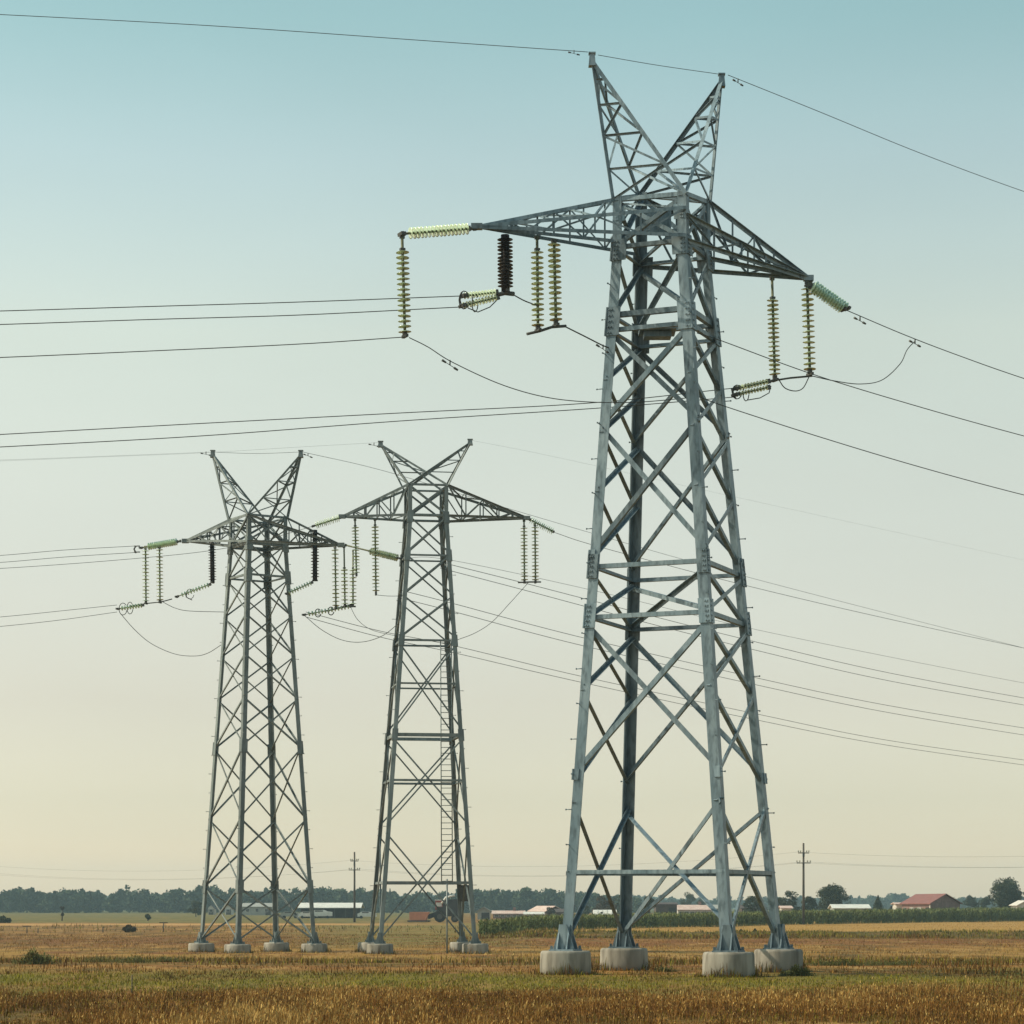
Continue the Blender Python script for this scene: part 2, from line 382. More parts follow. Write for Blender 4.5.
# --- the near pylon: ring order left, front, right, back; its arms lie along the left-right diagonal
U = .033
cx, cy = 162 * U, 82.5
Pv, Qv = Vector((114, 47)) * U, Vector((47, -114)) * U
b4 = [(cx - Pv.x, cy - Pv.y), (cx + Qv.x, cy + Qv.y), (cx + Pv.x, cy + Pv.y), (cx - Qv.x, cy - Qv.y)]
A = Tower('lattice_pylon', 'tallest and nearest grey steel lattice pylon, on four concrete blocks at the right', b4, .75, 0, (150 * U, cy), 653 * U + EYE, .44, 712 * U + EYE, M['steel'], .335, .135, .83, (-.38, -.45, -.1, .4))
def ty(y): return (950 - y) / (950 - 255.)
L_, F_, R_, B_ = 0, 1, 2, 3
for (i, j) in ((L_, F_), (R_, B_)):                    # the two wide faces
    for a, b in ((432, 337), (560, 433), (776, 628)): A.X(i, j, ty(a), ty(b), .16)
for (i, j) in ((F_, R_), (B_, L_)):                    # the two narrow faces
    for a, b in ((322, 255), (385, 337), (436, 385), (495, 437), (560, 496), (620, 575), (690, 628), (778, 692), (938, 803)): A.X(i, j, ty(a), ty(b))
for a_, b_ in ((320, 258), (618, 577)): A.brace(F_, ty(a_), B_, ty(b_), .14); A.brace(B_, ty(a_), F_, ty(b_), .14)
A.brace(F_, ty(802), B_, ty(935), .17); A.brace(B_, ty(808), F_, ty(925), .17); A.brace(R_, ty(806), B_, ty(932), .145)
for y, w_ in ((322, .17), (337, .14), (572, .145), (622, .145)): A.ring(ty(y), w_)
A.brace(L_, ty(872), R_, ty(872), .14, 'horizontal_beam'); A.brace(L_, ty(873), F_, ty(873), .13, 'horizontal_beam'); A.brace(F_, ty(873), R_, ty(873), .13, 'horizontal_beam')
for i in range(4):
    A.plate(i, ty(329), .95, .50); A.plate(i, ty(572), .8, .36); A.plate(i, ty(621), .8, .42); A.plate(i, ty(258), .7, .55); A.plate(i, ty((222, 226, 218, 214)[i]), .5, .42)
    for y in (561, 777): A.plate(i, ty(y), .36, .24, False)
pc = sum((A.at(i, ty(330)) for i in range(4)), Vector()) / 4
MB().box(pc - Vector((.2, 0, .1)), 1.2, 1.2, .08).box(pc - Vector((.2, 0, .24)), .9, .6, .18).build('work_platform', A.m, A.root)
pc = (A.t[0] + A.t[2]) / 2
MB().box(pc + UP * 1.0 + Vector((-.15, 0, 0)), .9, .10, .8).box(pc + UP * .55 + Vector((.35, .05, 0)), .5, .12, .5).build('centre_plate', A.m, A.root)
A.cage(.14)
def along(off_px, z): return Vector((150 * U + off_px * U, cy + off_px * U * 51 / 109, z))
tipL = along(-184, 656 * U + EYE); tipR = along(155, 646 * U + EYE)
FR = (.22, .44, .64, .82)
arm_pairs = [(0, 3), (1, 4), (2, 5), (1, 2)]
up_ = lambda i, f: lerp(A.t[i], A.c[i], f)
A.truss('cross_arm', [A.c[L_], up_(F_, .7), A.c[B_], up_(L_, .14), up_(F_, .1), up_(B_, .16)], tipL, .115, .06, FR, (.36, .22, .18), arm_pairs)
A.truss('cross_arm', [A.c[R_], up_(F_, .55), A.c[B_], A.t[R_], A.t[F_], A.t[B_]], tipR, .125, .065, FR, (.34, .22, .18), arm_pairs)
hL, hR = along(-71, 842 * U + EYE), along(62, 842 * U + EYE)
for h_, o in ((hL, L_), (hR, R_)):
    A.truss('earth_wire_peak', [A.c[o], A.c[F_], A.c[B_]], h_ - UP * .25, .13, .07, (.22, .46, .68, .86), (.2, .22, .40), [(0, 1), (1, 2), (2, 0)])

# --- the far pylon at the left, same kind
U1 = K * 151.8; cx1, cy1 = -254.5 * U1, 151.8
P1, Q1 = Vector((60, -14)) * U1, Vector((-14, -60)) * U1
b4 = [(cx1 - P1.x, cy1 - P1.y), (cx1 + Q1.x, cy1 + Q1.y), (cx1 + P1.x, cy1 + P1.y), (cx1 - Q1.x, cy1 - Q1.y)]
z1 = zg(cx1, cy1)
T1 = Tower('lattice_pylon', 'leftmost of the two far lattice pylons, its four legs spread evenly apart', b4, z1 + .55, z1, (-254 * U1, cy1), (HY - 545) * U1 + EYE, .50, (HY - 519) * U1 + EYE, M['steel_far'], .27, .105, .80)
def t1(y): return (945 - y) / (945 - 545.)
lv = (545, 580, 617, 657, 700, 749, 820, 888, 942)
for f in range(4):
    for a, b in zip(lv[1:], lv[:-1]): T1.X(f, (f + 1) % 4, t1(a), t1(b), .10 if a > 740 else .085)
T1.ring(t1(578), .12); T1.ring(t1(547), .13); T1.cage(.12)
for i in range(4):
    for y in (547, 579, 749, 888): T1.plate(i, t1(y), .8, .4, False)
def along1(px, py): 
    o = (px - 258) * U1; Y = cy1 - o * 19 / 57.5; return Vector((-254 * U1 + o, Y, EYE + (HY - py) * K * Y))
tip1L, tip1R = along1(182, 541), along1(343, 545)
T1.truss('cross_arm', [T1.c[0], T1.c[1], T1.c[3], T1.t[0], T1.t[1], T1.t[3]], tip1L, .13, .07, FR, (.4, .3, .25), arm_pairs)
T1.truss('cross_arm', [T1.c[2], T1.c[1], T1.c[3], T1.t[2], T1.t[1], T1.t[3]], tip1R, .13, .07, FR, (.4, .3, .25), arm_pairs)
h1L, h1R = along1(211, 451), along1(302, 451)
for h_, o in ((h1L, 0), (h1R, 2)):
    T1.truss('earth_wire_peak', [T1.c[o], T1.c[1], T1.c[3]], h_ - UP * .2, .12, .065, (.28, .56, .80), (.26, .26, .4), [(0, 1), (1, 2), (2, 0)])

# --- the middle pylon, arms along its near face: ring order front left, front right, back right, back left
U2 = K * 149.0; cx2, cy2 = -90 * U2, 149.0
u2, v2 = Vector((48, 7.5)) * U2, Vector((-7.5, 48)) * U2
c2 = Vector((cx2, cy2)); z2 = zg(cx2, cy2)
b4 = [tuple(c2 - u2 - v2), tuple(c2 + u2 - v2), tuple(c2 + u2 + v2), tuple(c2 - u2 + v2)]
T2 = Tower('lattice_pylon', 'middle far lattice pylon with a ladder up its right legs and legs bunched in pairs', b4, z2 + .6, z2, (-86 * U2, cy2), (HY - 518) * U2 + EYE, .41, (HY - 488) * U2 + EYE, M['steel_far'], .25, .105, .78)
def t2(y): return (943 - y) / (943 - 518.)
for f in range(4):
    for a, b in ((556, 518), (597, 557), (640, 598), (732, 646), (826, 740), (940, 834)): T2.X(f, (f + 1) % 4, t2(a), t2(b), .09)
for y, w_ in ((518, .14), (558, .1), (643, .12), (686, .1), (737, .2), (782, .13), (883, .15)): T2.ring(t2(y), w_)
T2.cage(.12)
for i in range(4):
    for y in (520, 558, 643, 737): T2.plate(i, t2(y), .7, .35, False)
def along2(px, py):
    o = (px - 426) * U2; Y = cy2 + o * 7.5 / 48; return Vector((-86 * U2 + o, Y, EYE + (HY - py) * K * Y))
tip2L, tip2R = along2(343, 516.5), along2(527, 518)
p2 = [(0, 2), (1, 3), (2, 3), (0, 1)]
T2.truss('cross_arm', [T2.c[0], T2.c[3], T2.t[0], T2.t[3]], tip2L, .14, .075, FR, (.4, .3, .22), p2)
T2.truss('cross_arm', [T2.c[1], T2.c[2], T2.t[1], T2.t[2]], tip2R, .14, .075, FR, (.4, .3, .22), p2)
h2L, h2R = along2(381, 442), along2(470, 440)
T2.truss('earth_wire_peak', [T2.c[0], T2.c[3], T2.c[1], T2.c[2]], h2L - UP * .15, .12, .06, (.30, .58, .80), (.28, .24, .32), [(0, 1), (0, 2)])
T2.truss('earth_wire_peak', [T2.c[1], T2.c[2], T2.c[0], T2.c[3]], h2R - UP * .15, .12, .06, (.30, .58, .80), (.28, .24, .32), [(0, 1), (0, 2)])
# ladder with its pole, and a switch box on a leg
la0, la1 = P(447, 884, 147.4), P(446, 640, 147.6)
lad = MB().tube([la0 + Vector((-.32, 0, 0)), la1 + Vector((-.32, 0, 0))], .035).build('ladder', M['steel_far'], T2.root)
MB().tube([la0 + Vector((.32, 0, 0)), la1 + Vector((.32, 0, 0))], .035).build('ladder_rail', M['steel_far'], lad)
for k in range(42):
    p = lerp(la0, la1, (k + .5) / 42); MB().tube([p - Vector((.34, 0, 0)), p + Vector((.34, 0, 0))], .022, 5).build('rung', M['steel_far'], lad)
pg = G(447, 147.4); MB().tube([pg - UP * .2, Vector((pg.x, pg.y, la0.z + .3))], .05, 8).build('ladder_post', M['steel_far'], T2.root)
MB().box(T2.at(2, t2(893)) + Vector((.25, -.35, 0)), .75, .35, 1.0).box(T2.at(2, t2(893)) + Vector((.25, -.55, -.1)), .55, .06, .6).build('switch_box', M['fitting'], T2.root)

# ------------------------------------------------------------------ insulator strings
DISC = {}
def disc_mesh(r, m):
    k = (round(r, 3), m.name)
    if k not in DISC:
        q = MB(); q.lathe([(r * .2, .035), (r * .34, .024), (r * .7, .004), (r * .98, -.014), (r, -.022), (r * .8, -.016), (r * .5, -.016), (r * .3, -.02), (r * .18, -.035)], 16); q.sm = True
        DISC[k] = q.mesh('disc', m)
    return DISC[k]
CAPM = {}
def cap_mesh(r):
    if r not in CAPM:
        q = MB(); q.lathe([(r, .05), (r, -.02), (r * .5, -.05)], 8); CAPM[r] = q.mesh('pin', M['cap'])
    return CAPM[r]
def string(label, a, b, n, r, m='glass', lead=.12, tail=.10, group='insulator strings'):
    """an insulator string from a (its fixing) to b; lead and tail = share of bare link at its ends"""
    a, b = Vector(a), Vector(b); d = b - a; L = d.length
    o = thing('insulator_string', label, 'insulator', a, group)
    q = d.to_track_quat('-Z', 'Y'); o.rotation_mode = 'QUATERNION'; o.rotation_quaternion = q
    def part(mb, name, mt):
        x = bpy.data.objects.new(name, mb.mesh(name, mt)); C.objects.link(x); x.parent = o; return x
    part(MB().tube([(0, 0, 0), (0, 0, -L)], max(.03, r * (.22 if m == 'glass' else .55)), 9), 'rod', M['cap'] if m == 'glass' else M['brown'])
    part(MB().box((0, 0, -.05), .07, .16, .12).box((0, 0, -L * lead), .3 * r + .06, .16, .07), 'top_shackle', M['fitting'])
    part(MB().box((0, 0, -L + .03), .34, .10, .09).box((0, 0, -L + .12), .12, .12, .14), 'end_clamp', M['fitting'])
    dm = disc_mesh(r, M[m]); z0, z1_ = L * lead, L * (1 - tail)
    for k in range(n):
        x = link('disc', dm, o, (0, 0, -(z0 + (z1_ - z0) * (k + .5) / n)))
        x.rotation_euler = (random.uniform(-.07, .07), random.uniform(-.07, .07), 0)
    return o
YA = cy
def onarm(tip, frac, tw, which):                      # a point below an arm's bottom chord
    return lerp(tw, tip, frac)
def dep(px):                                          # depth of the near pylon's arm line at a picture column
    k = (px - HX) * K; o = (k * cy - 150 * U) / (1 - k * 51 / 109); return cy + o * 51 / 109
def near(px, py): return P(px, py, dep(px))
S = string
S('pale green glass string lying level off the left arm tip of the nearest pylon', near(476, 228), near(400, 234), 16, .185, lead=.09, tail=.12)
S('long green glass string hanging outermost left, below the level string', near(402, 235), near(405, 337), 16, .21, lead=.14, tail=.03)
S('thick dark brown string under the left arm of the nearest pylon', near(505, 235), near(505.5, 292), 14, .255, 'brown', .04, .08)
S('green string right beside the dark brown one, left of a pair joined at the foot', near(537, 236), near(538, 331), 15, .21, lead=.14, tail=.04)
S('green string nearest to the front pylon on its left side', near(554, 239), near(556, 326), 15, .215, lead=.03, tail=.05)
S('left of two green strings hanging from the right arm of the nearest pylon', near(772, 277), near(775, 381), 17, .20, lead=.20, tail=.05)
S('green string hanging straight down from the right arm tip of the nearest pylon', near(807, 281), near(810, 375), 16, .215, lead=.05, tail=.04)
S('upper of two slanting green strings off the right arm tip of the nearest pylon', near(809, 282), near(848, 309), 13, .19, lead=.12, tail=.06)
S('lower of two slanting green strings off the right arm tip of the nearest pylon', near(806, 286) + Vector((0, -.3, 0)), near(843, 312) + Vector((0, -.3, 0)), 13, .19, lead=.1, tail=.06)
S('upper of two short strings pulled left from the foot of the dark brown string', near(498, 292), near(462, 296), 11, .11, lead=.04, tail=.05)
S('lower of two short strings pulled left from the foot of the dark brown string', near(499, 297), near(461, 306), 11, .11, lead=.04, tail=.05)
S('upper of two short strings pulled left from the foot of the right arm strings', near(770, 381), near(734, 389), 11, .10, lead=.04, tail=.05)
S('lower of two short strings pulled left from the foot of the right arm strings', near(770, 387), near(734, 395), 11, .085, lead=.04, tail=.05)
def n1(px, py): return P(px, py, cy1 - (px - 258) * U1 * 19 / 57.5)
def n2(px, py): return P(px, py, cy2 + (px - 426) * U2 * 7.5 / 48)
S('pale string reaching out level from the left arm tip of the leftmost pylon', n1(181, 541), n1(140, 548), 14, .225, lead=.08, tail=.2)
S('outer of two green strings hanging left of the leftmost pylon', n1(145.5, 546), n1(146, 604), 15, .225, lead=.05, tail=.03)
S('inner of two green strings hanging left of the leftmost pylon', n1(159.5, 545), n1(160, 603), 15, .225, lead=.05, tail=.03)
S('black string under the left arm of the leftmost pylon', n1(212, 541), n1(212.5, 583), 14, .25, 'brown', .04, .06)
S('string slanting down left from the foot of the black string at the leftmost pylon', n1(211, 584), n1(176, 597), 10, .15, lead=.04, tail=.15)
S('lowest string of the leftmost pylon, pulled left from the outer green strings', n1(144, 605), n1(117, 609), 8, .15, lead=.04, tail=.15)
S('black string under the right arm of the leftmost pylon', n1(315, 530), n1(315, 581), 15, .26, 'brown', .04, .06)
S('string slanting down left from the black string on the right of the leftmost pylon', n1(313, 582), n1(286, 594), 9, .16, lead=.04, tail=.1)
S('green string hanging from the right arm tip of the leftmost pylon', n1(335, 544), n1(336, 609), 15, .225, lead=.06, tail=.03)
S('short dark green string between two longer ones left of the middle pylon', n1(344, 546), n1(345, 607), 10, .225, lead=.36, tail=.03)
S('short pale green string on a thin rod, just left of the middle pylon', n1(353, 550), n1(353, 607), 10, .225, lead=.32, tail=.03)
S('string pulled left from the feet of the three strings between the far pylons', n1(352, 606), n1(303, 615), 13, .15, lead=.04, tail=.1)
S('string stretched right off the right arm tip of the leftmost pylon', n1(345, 545), n1(400, 558.5), 14, .225, lead=.45, tail=.04)
S('string slanting left off the left arm tip of the middle pylon', n2(342, 517), n2(312, 526.5), 13, .225, lead=.08, tail=.12)
S('outer green string under the left arm of the middle pylon', n2(355, 519), n2(356.5, 576), 15, .225, lead=.12, tail=.04)
S('inner green string under the left arm of the middle pylon, hanging lowest', n2(375, 519), n2(376, 595), 19, .225, lead=.08, tail=.04)
S('left of two green strings under the right arm tip of the middle pylon', n2(524, 520), n2(524.5, 583), 16, .225, lead=.10, tail=.03)
S('right of two green strings under the right arm tip of the middle pylon', n2(535, 522), n2(535.5, 583), 16, .225, lead=.06, tail=.03)
S('string slanting right off the right arm tip of the middle pylon', n2(528, 518.5), n2(554, 532), 13, .225, lead=.08, tail=.04)

# yokes: the flat links that join the feet of neighbouring strings
def yoke(label, pts, r, frames=()):
    mb = MB(); mb.tube(pts, r, 6); o = thing('yoke_link', label, 'fitting', pts[0], 'links at the feet of the strings')
    mb.build('link_bar', M['fitting'], o)
    for f in frames: MB().tube(f, r * .7, 5).build('arcing_horn', M['fitting'], o)
yoke('dark link bar joining the feet of the pair of green strings by the nearest pylon', [near(527, 334), near(540, 331), near(552, 327), near(566, 326)], .05)
yoke('thin link bar joining the feet of the two right arm strings', [near(771, 381), near(790, 378), near(812, 376)], .035)
yoke('link plate at the foot of the dark brown string', [near(497, 295), near(505, 293), near(514, 294)], .075)
def loop(c, w_, h_, f): return [f(c[0] + w_ * math.cos(a), c[1] + h_ * math.sin(a)) for a in np.linspace(.2, 5.6, 12)]
yoke('ring fittings at the left end of the two short strings by the dark brown string', [near(462, 292), near(460, 300), near(462, 308)], .026,
     [loop((464, 300), 5, 9, near), loop((475, 303), 3, 9, near), [near(497, 300), near(490, 307), near(478, 312), near(468, 308)]])
yoke('ring fittings at the left end of the two short strings right of the nearest pylon', [near(735, 386), near(733, 392), near(736, 399)], .026,
     [loop((737, 392), 5, 7, near), loop((746, 393), 3, 8, near), [near(771, 386), near(769, 393), near(760, 398), near(748, 400)]])
yoke('link bar joining the feet of the two strings left of the leftmost pylon', [n1(130, 606), n1(146, 603.5), n1(161, 602), n1(172, 599)], .035, [loop((123, 609), 4, 6, n1), loop((130, 608), 3, 6, n1)])
yoke('link bar along the feet of the three strings between the far pylons', [n1(326, 611), n1(336, 609), n1(345, 606), n1(354, 604)], .045, [loop((318, 613), 3, 4, n1), loop((331, 611), 3, 4, n1)])
yoke('square link frame off the level string of the leftmost pylon', [n1(136, 546), n1(134, 549), n1(136, 553)], .05, [[n1(140, 546), n1(134, 546)], [n1(140, 552), n1(134, 552)]])
yoke('ring fittings below the black string of the leftmost pylon', [n1(188, 590), n1(186, 597), n1(192, 600)], .03, [loop((190, 594), 4, 5, n1)])
yoke('link bar joining the feet of the two strings of the middle pylon', [n2(518, 582.5), n2(530, 582), n2(541, 582)], .05)

# ------------------------------------------------------------------ conductors
def catmull(pts, n=10):
    pts = [pts[0] * 2 - pts[1]] + pts + [pts[-1] * 2 - pts[-2]]; out = []
    for i in range(1, len(pts) - 2):
        p0, p1, p2_, p3 = pts[i - 1:i + 3]
        for k in range(n):
            t = k / n; out.append(.5 * ((2 * p1) + (p2_ - p0) * t + (2 * p0 - 5 * p1 + 4 * p2_ - p3) * t * t + (3 * p1 - p0 - 3 * p2_ + p3) * t ** 3))
    return out + [pts[-2]]
def wire(name, label, cat, pts, Y0, dirn, r, group):
    """a wire hung in one upright plane: it starts at depth Y0 and runs along dirn in plan; pts are its heights seen along it"""
    x0 = (pts[0][0] - HX) * K * Y0; w3 = []
    for px, py in pts:
        k = (px - HX) * K; t = (k * Y0 - x0) / (dirn[0] - k * dirn[1]); w3.append(P(px, py, Y0 + dirn[1] * t))
    o = MB().tube(catmull(w3, 10), r, 6).build(name, M['wire'], loc=w3[0]); tag(o, label, cat, group); return o
LD, RD = (-1, -.15), (.75, .66); LD1, RD1 = (-1, -.15), (.62, .78)
gA, gB = 'conductors of the nearest pylon', 'conductors of the far pylons'
def ext(a, b, px): return (px, b[1] + (b[1] - a[1]) * (px - b[0]) / (b[0] - a[0]))
def W(label, pts, Y0, dirn, r, group, name='conductor', cat='cable'): return wire(name, label, cat, pts, Y0, dirn, r, group)
W('topmost wire, running from the left edge to the left peak of the nearest pylon', [(588, 52), (430, 41), (215, 26), (0, 14.5), (-120, 9)], hL.y, LD, .011, gA, 'earth_wire')
W('wire strung between the two peaks of the nearest pylon', [(598, 55), (656, 65), (718, 74)], hL.y, (109, 51), .010, gA, 'earth_wire')
W('topmost wire on the right, falling from the right peak of the nearest pylon', [(728, 75), (820, 112), (920, 153), (1024, 191.5), (1140, 230)], hR.y, RD, .011, gA, 'earth_wire')
W('upper of the pair of wires that end at the foot of the dark brown string', [(461, 296), (300, 302), (150, 306.5), (0, 311), (-120, 314)], dep(461), LD, .015, gA)
W('lower of the pair of wires that end at the foot of the dark brown string', [(461, 307), (300, 315), (150, 319.5), (0, 324.5), (-120, 328)], dep(461), LD, .015, gA)
W('single wire running left from the foot of the outermost left string', [(405, 337), (300, 344), (150, 351), (0, 357.5), (-120, 362)], dep(405), LD, .015, gA)
W('upper of two wires passing behind the nearest pylon to its right strings', [(735, 388), (590, 403), (400, 413), (200, 423.5), (0, 434.5), (-120, 441)], dep(735), LD, .015, gA)
W('lower of two wires passing behind the nearest pylon to its right strings', [(735, 397), (600, 408), (400, 421), (200, 436), (0, 447), (-120, 453)], dep(735), LD, .015, gA)
W('upper right wire, from the slanting strings at the right arm tip', [(846, 310), (905, 335), (960, 356), (1024, 378.5), (1140, 416)], dep(846), RD, .015, gA)
W('second wire down on the right, leaving the nearest pylon at its upper ring', [(697, 333), (722, 341), (815, 375), (920, 407), (1024, 436), (1140, 466)], cy - 1.2, RD, .015, gA)
W('third wire down on the right, leaving the nearest pylon below its upper ring', [(697, 396), (727, 407), (820, 437), (920, 467), (1024, 495), (1140, 523)], cy - 1.2, RD, .015, gA)
W('jumper sagging from the outermost left string across to the nearest pylon', [(409, 337.5), (428, 347), (452, 362), (500, 384), (545, 397), (590, 402), (640, 402), (697, 397)], dep(409), (109, 42), .015, gA, 'jumper_cable')
W('short jumper from the feet of the left pair of green strings to the pylon leg', [(564, 326), (584, 336), (604, 346), (612, 348)], dep(564), (109, 51), .022, gA, 'jumper_cable')
W('short slack jumper from the dark brown string to the pair of green strings', [(512, 294), (525, 301), (539, 306)], dep(512), (109, 51), .02, gA, 'jumper_cable')
W('long jumper looping up from the foot of the right tip string to the upper wire', [(812, 376), (835, 381), (860, 384), (882, 380), (900, 364), (907, 350), (915, 341)], dep(812), RD, .016, gA, 'jumper_cable')
W('small jumper loop hanging between the feet of the two right arm strings', [(779, 380), (785, 388), (795, 391), (803, 388), (809, 377)], dep(779), (109, 51), .018, gA, 'jumper_cable')
y1, y2 = cy1, cy2
W('faint wire from the left edge to the left peak of the leftmost pylon', [(211, 452), (110, 456), (0, 460), (-120, 463)], y1, LD1, .006, gB, 'earth_wire')
W('faint wire between the two peaks of the leftmost pylon', [(212, 452), (256, 453.5), (301, 452)], h1L.y, (57.5, -19), .012, gB, 'earth_wire')
W('faint wire from the left peak of the middle pylon, passing above the leftmost one', [(380, 442.5), (300, 447), (200, 453), (100, 457), (0, 461), (-120, 465)], h2L.y, LD1, .005, gB, 'earth_wire')
W('faint wire falling right from the right peak of the leftmost pylon behind the middle one', [(303, 452), (388, 472), (520, 512), (740, 575), (1024, 648), (1140, 676)], h1R.y, RD1, .013, gB, 'earth_wire')
W('faint wire trailing right from the right peak of the middle pylon', [(470, 440), (560, 458), (740, 498), (1024, 560), (1140, 584)], h2R.y, (.5, .85), .004, gB, 'earth_wire')
W('upper of two wires running left from the level string of the leftmost pylon', [(135, 546), (65, 550), (0, 555.5), (-120, 564)], n1(135, 546).y, LD1, .016, gB)
W('lower of two wires running left from the level string of the leftmost pylon', [(135, 552.5), (65, 557), (0, 562.5), (-120, 571)], n1(135, 546).y, LD1, .016, gB)
W('wire from the middle pylon running left, passing behind the leftmost pylon', [(312, 526.5), (260, 541), (200, 552), (100, 561.5), (0, 568.5), (-120, 575)], n2(312, 526).y, LD1, .015, gB)
W('upper of the lowest pair of wires at the left edge', [(117, 605), (60, 611), (0, 617), (-120, 627)], n1(117, 605).y, LD1, .016, gB)
W('lower of the lowest pair of wires at the left edge', [(117, 612), (60, 620), (0, 626.5), (-120, 638)], n1(117, 605).y, LD1, .016, gB)
W('wire from the slanting string of the middle pylon to the right edge', [(553, 532), (600, 547), (740, 584), (880, 617), (1024, 648), (1140, 671)], n2(553, 532).y, RD1, .016, gB)
W('faint wire from the string right of the leftmost pylon to the right edge', [(400, 558.5), (450, 560), (600, 592), (740, 626), (880, 655), (1024, 683), (1140, 704)], n1(400, 558).y, RD1, .012, gB)
W('upper wire of the highest pair at the right edge', [(440, 562), (524, 583), (640, 613), (752, 641), (880, 671), (1024, 698), (1140, 717)], y2, RD1, .018, gB)
W('lower wire of the highest pair at the right edge', [(440, 568), (524, 590), (640, 621), (755, 650), (880, 679), (1024, 705), (1140, 724)], y2, RD1, .018, gB)
W('upper wire of the middle pair at the right edge', [(400, 590), (455, 604), (580, 637), (757, 678), (880, 704), (1024, 728), (1140, 745)], y2, RD1, .018, gB)
W('lower wire of the middle pair at the right edge', [(400, 598), (455, 612), (580, 645), (757, 685), (880, 711), (1024, 735), (1140, 752)], y2, RD1, .018, gB)
W('upper wire of the lowest pair at the right edge', [(306, 612), (380, 631), (455, 646), (580, 676), (757, 714), (880, 739), (1024, 760), (1140, 776)], y1, RD1, .018, gB)
W('lower wire of the lowest pair at the right edge', [(306, 617), (380, 637), (455, 653), (580, 682), (757, 720), (880, 744), (1024, 765), (1140, 781)], y1, RD1, .018, gB)
W('long jumper drooping from the far left strings to the leftmost pylon', [(120, 613), (135, 630), (152, 644), (175, 654), (195, 656), (208, 653), (221, 645)], n1(120, 613).y, (57.5, -19), .02, gB, 'jumper_cable')
W('upper jumper from the far left strings to the leftmost pylon', [(161, 601), (175, 608), (190, 611), (224, 612)], n1(161, 600).y, (57.5, -19), .02, gB, 'jumper_cable')
W('jumper drooping from the strings between the far pylons to the middle pylon', [(305, 616), (322, 630), (342, 640), (362, 642), (382, 636), (398, 624)], n1(305, 616).y, (57.5, -19), .02, gB, 'jumper_cable')
W('short jumper dropping from the three strings toward the middle pylon', [(350, 606), (358, 620), (372, 630), (396, 636)], n1(350, 606).y, (57.5, -19), .016, gB, 'jumper_cable')
W('jumper rising from the middle pylon to its right pair of strings', [(457, 640), (475, 633), (492, 622), (510, 603), (528, 583)], n2(457, 640).y, (48, 7.5), .018, gB, 'jumper_cable')
W('short jumper from the lowest hanging string to the middle pylon', [(377, 595), (388, 596), (402, 596)], n2(377, 595).y, (48, 7.5), .016, gB, 'jumper_cable')

def damper(label, p, d, s_):
    s_ *= .75; o = thing('vibration_damper', label, 'damper', p, 'dampers on the wires'); d = Vector(d).normalized()
    a, b = p - d * .28 * s_ - UP * .16 * s_, p + d * .28 * s_ - UP * .16 * s_
    MB().tube([p + UP * .03, p - UP * .16 * s_], .03 * s_).build('clamp', M['fitting'], o)
    MB().tube([a, b], .014 * s_, 5).build('messenger', M['fitting'], o)
    for e, q in ((a, -1), (b, 1)): MB().tube([e - d * .09 * s_, e + d * .09 * s_], [.05 * s_, .035 * s_]).build('weight', M['fitting'], o)
rd = Vector((.75, .66, -.2)); ld = Vector((1, .15, -.2))
damper('damper on the jumper right of the outermost left string', near(450, 361), (109, 51, -60), 1.1)
damper('damper on the upper right wire just past the slanting strings', P(860, 317, dep(846) + .5), rd, 1.1)
damper('damper on the upper right wire where the long jumper joins', P(915, 340, dep(846) + 2.4), rd, 1.1)
damper('damper on the topmost wire just left of the nearest pylon', P(574, 51, hL.y), ld, .7)
damper('damper on the topmost wire just right of the nearest pylon', P(738, 79.5, hR.y + .2), rd, .9)
damper('damper at the left peak of the leftmost pylon', P(206, 452, h1L.y), ld, 1.2)
damper('damper at the right peak of the leftmost pylon', P(308, 453.5, h1R.y), rd, 1.2)
damper('damper at the left peak of the middle pylon', P(374, 443, h2L.y), ld, 1.2)
damper('damper on the short jumper beside the left leg of the nearest pylon', near(603, 345.5), (109, 51, -60), 1.0)

# ------------------------------------------------------------------ trees, woods
def quads(centres, size, flat=.0, asp=1.0):
    n = len(centres); a = rng.normal(size=(n, 3)); a /= np.linalg.norm(a, axis=1)[:, None]
    h = rng.normal(size=(n, 3)); b = np.cross(a, h); b /= np.linalg.norm(b, axis=1)[:, None]
    s_ = (size * rng.uniform(.55, 1.25, n))[:, None]
    v = np.stack([centres - a * s_ - b * s_ * .55 * asp, centres + a * s_ * .2 - b * s_ * .6 * asp, centres + a * s_ + b * s_ * .3 * asp, centres - a * s_ * .3 + b * s_ * .6 * asp], 1)
    return v.reshape(-1, 3)
def np_mesh(name, v, nper, m, attr=None):
    me = bpy.data.meshes.new(name); n = len(v); nf = n // nper
    me.vertices.add(n); me.vertices.foreach_set('co', np.asarray(v, np.float32).ravel())
    me.loops.add(n); me.loops.foreach_set('vertex_index', np.arange(n, dtype=np.int32))
    me.polygons.add(nf); me.polygons.foreach_set('loop_start', np.arange(0, n, nper, dtype=np.int32)); me.polygons.foreach_set('loop_total', np.full(nf, nper, np.int32))
    me.materials.append(m)
    if attr is not None:
        a = me.attributes.new('tone', 'FLOAT', 'POINT'); a.data.foreach_set('value', np.asarray(attr, np.float32))
    me.update(calc_edges=True); me.validate(); return me
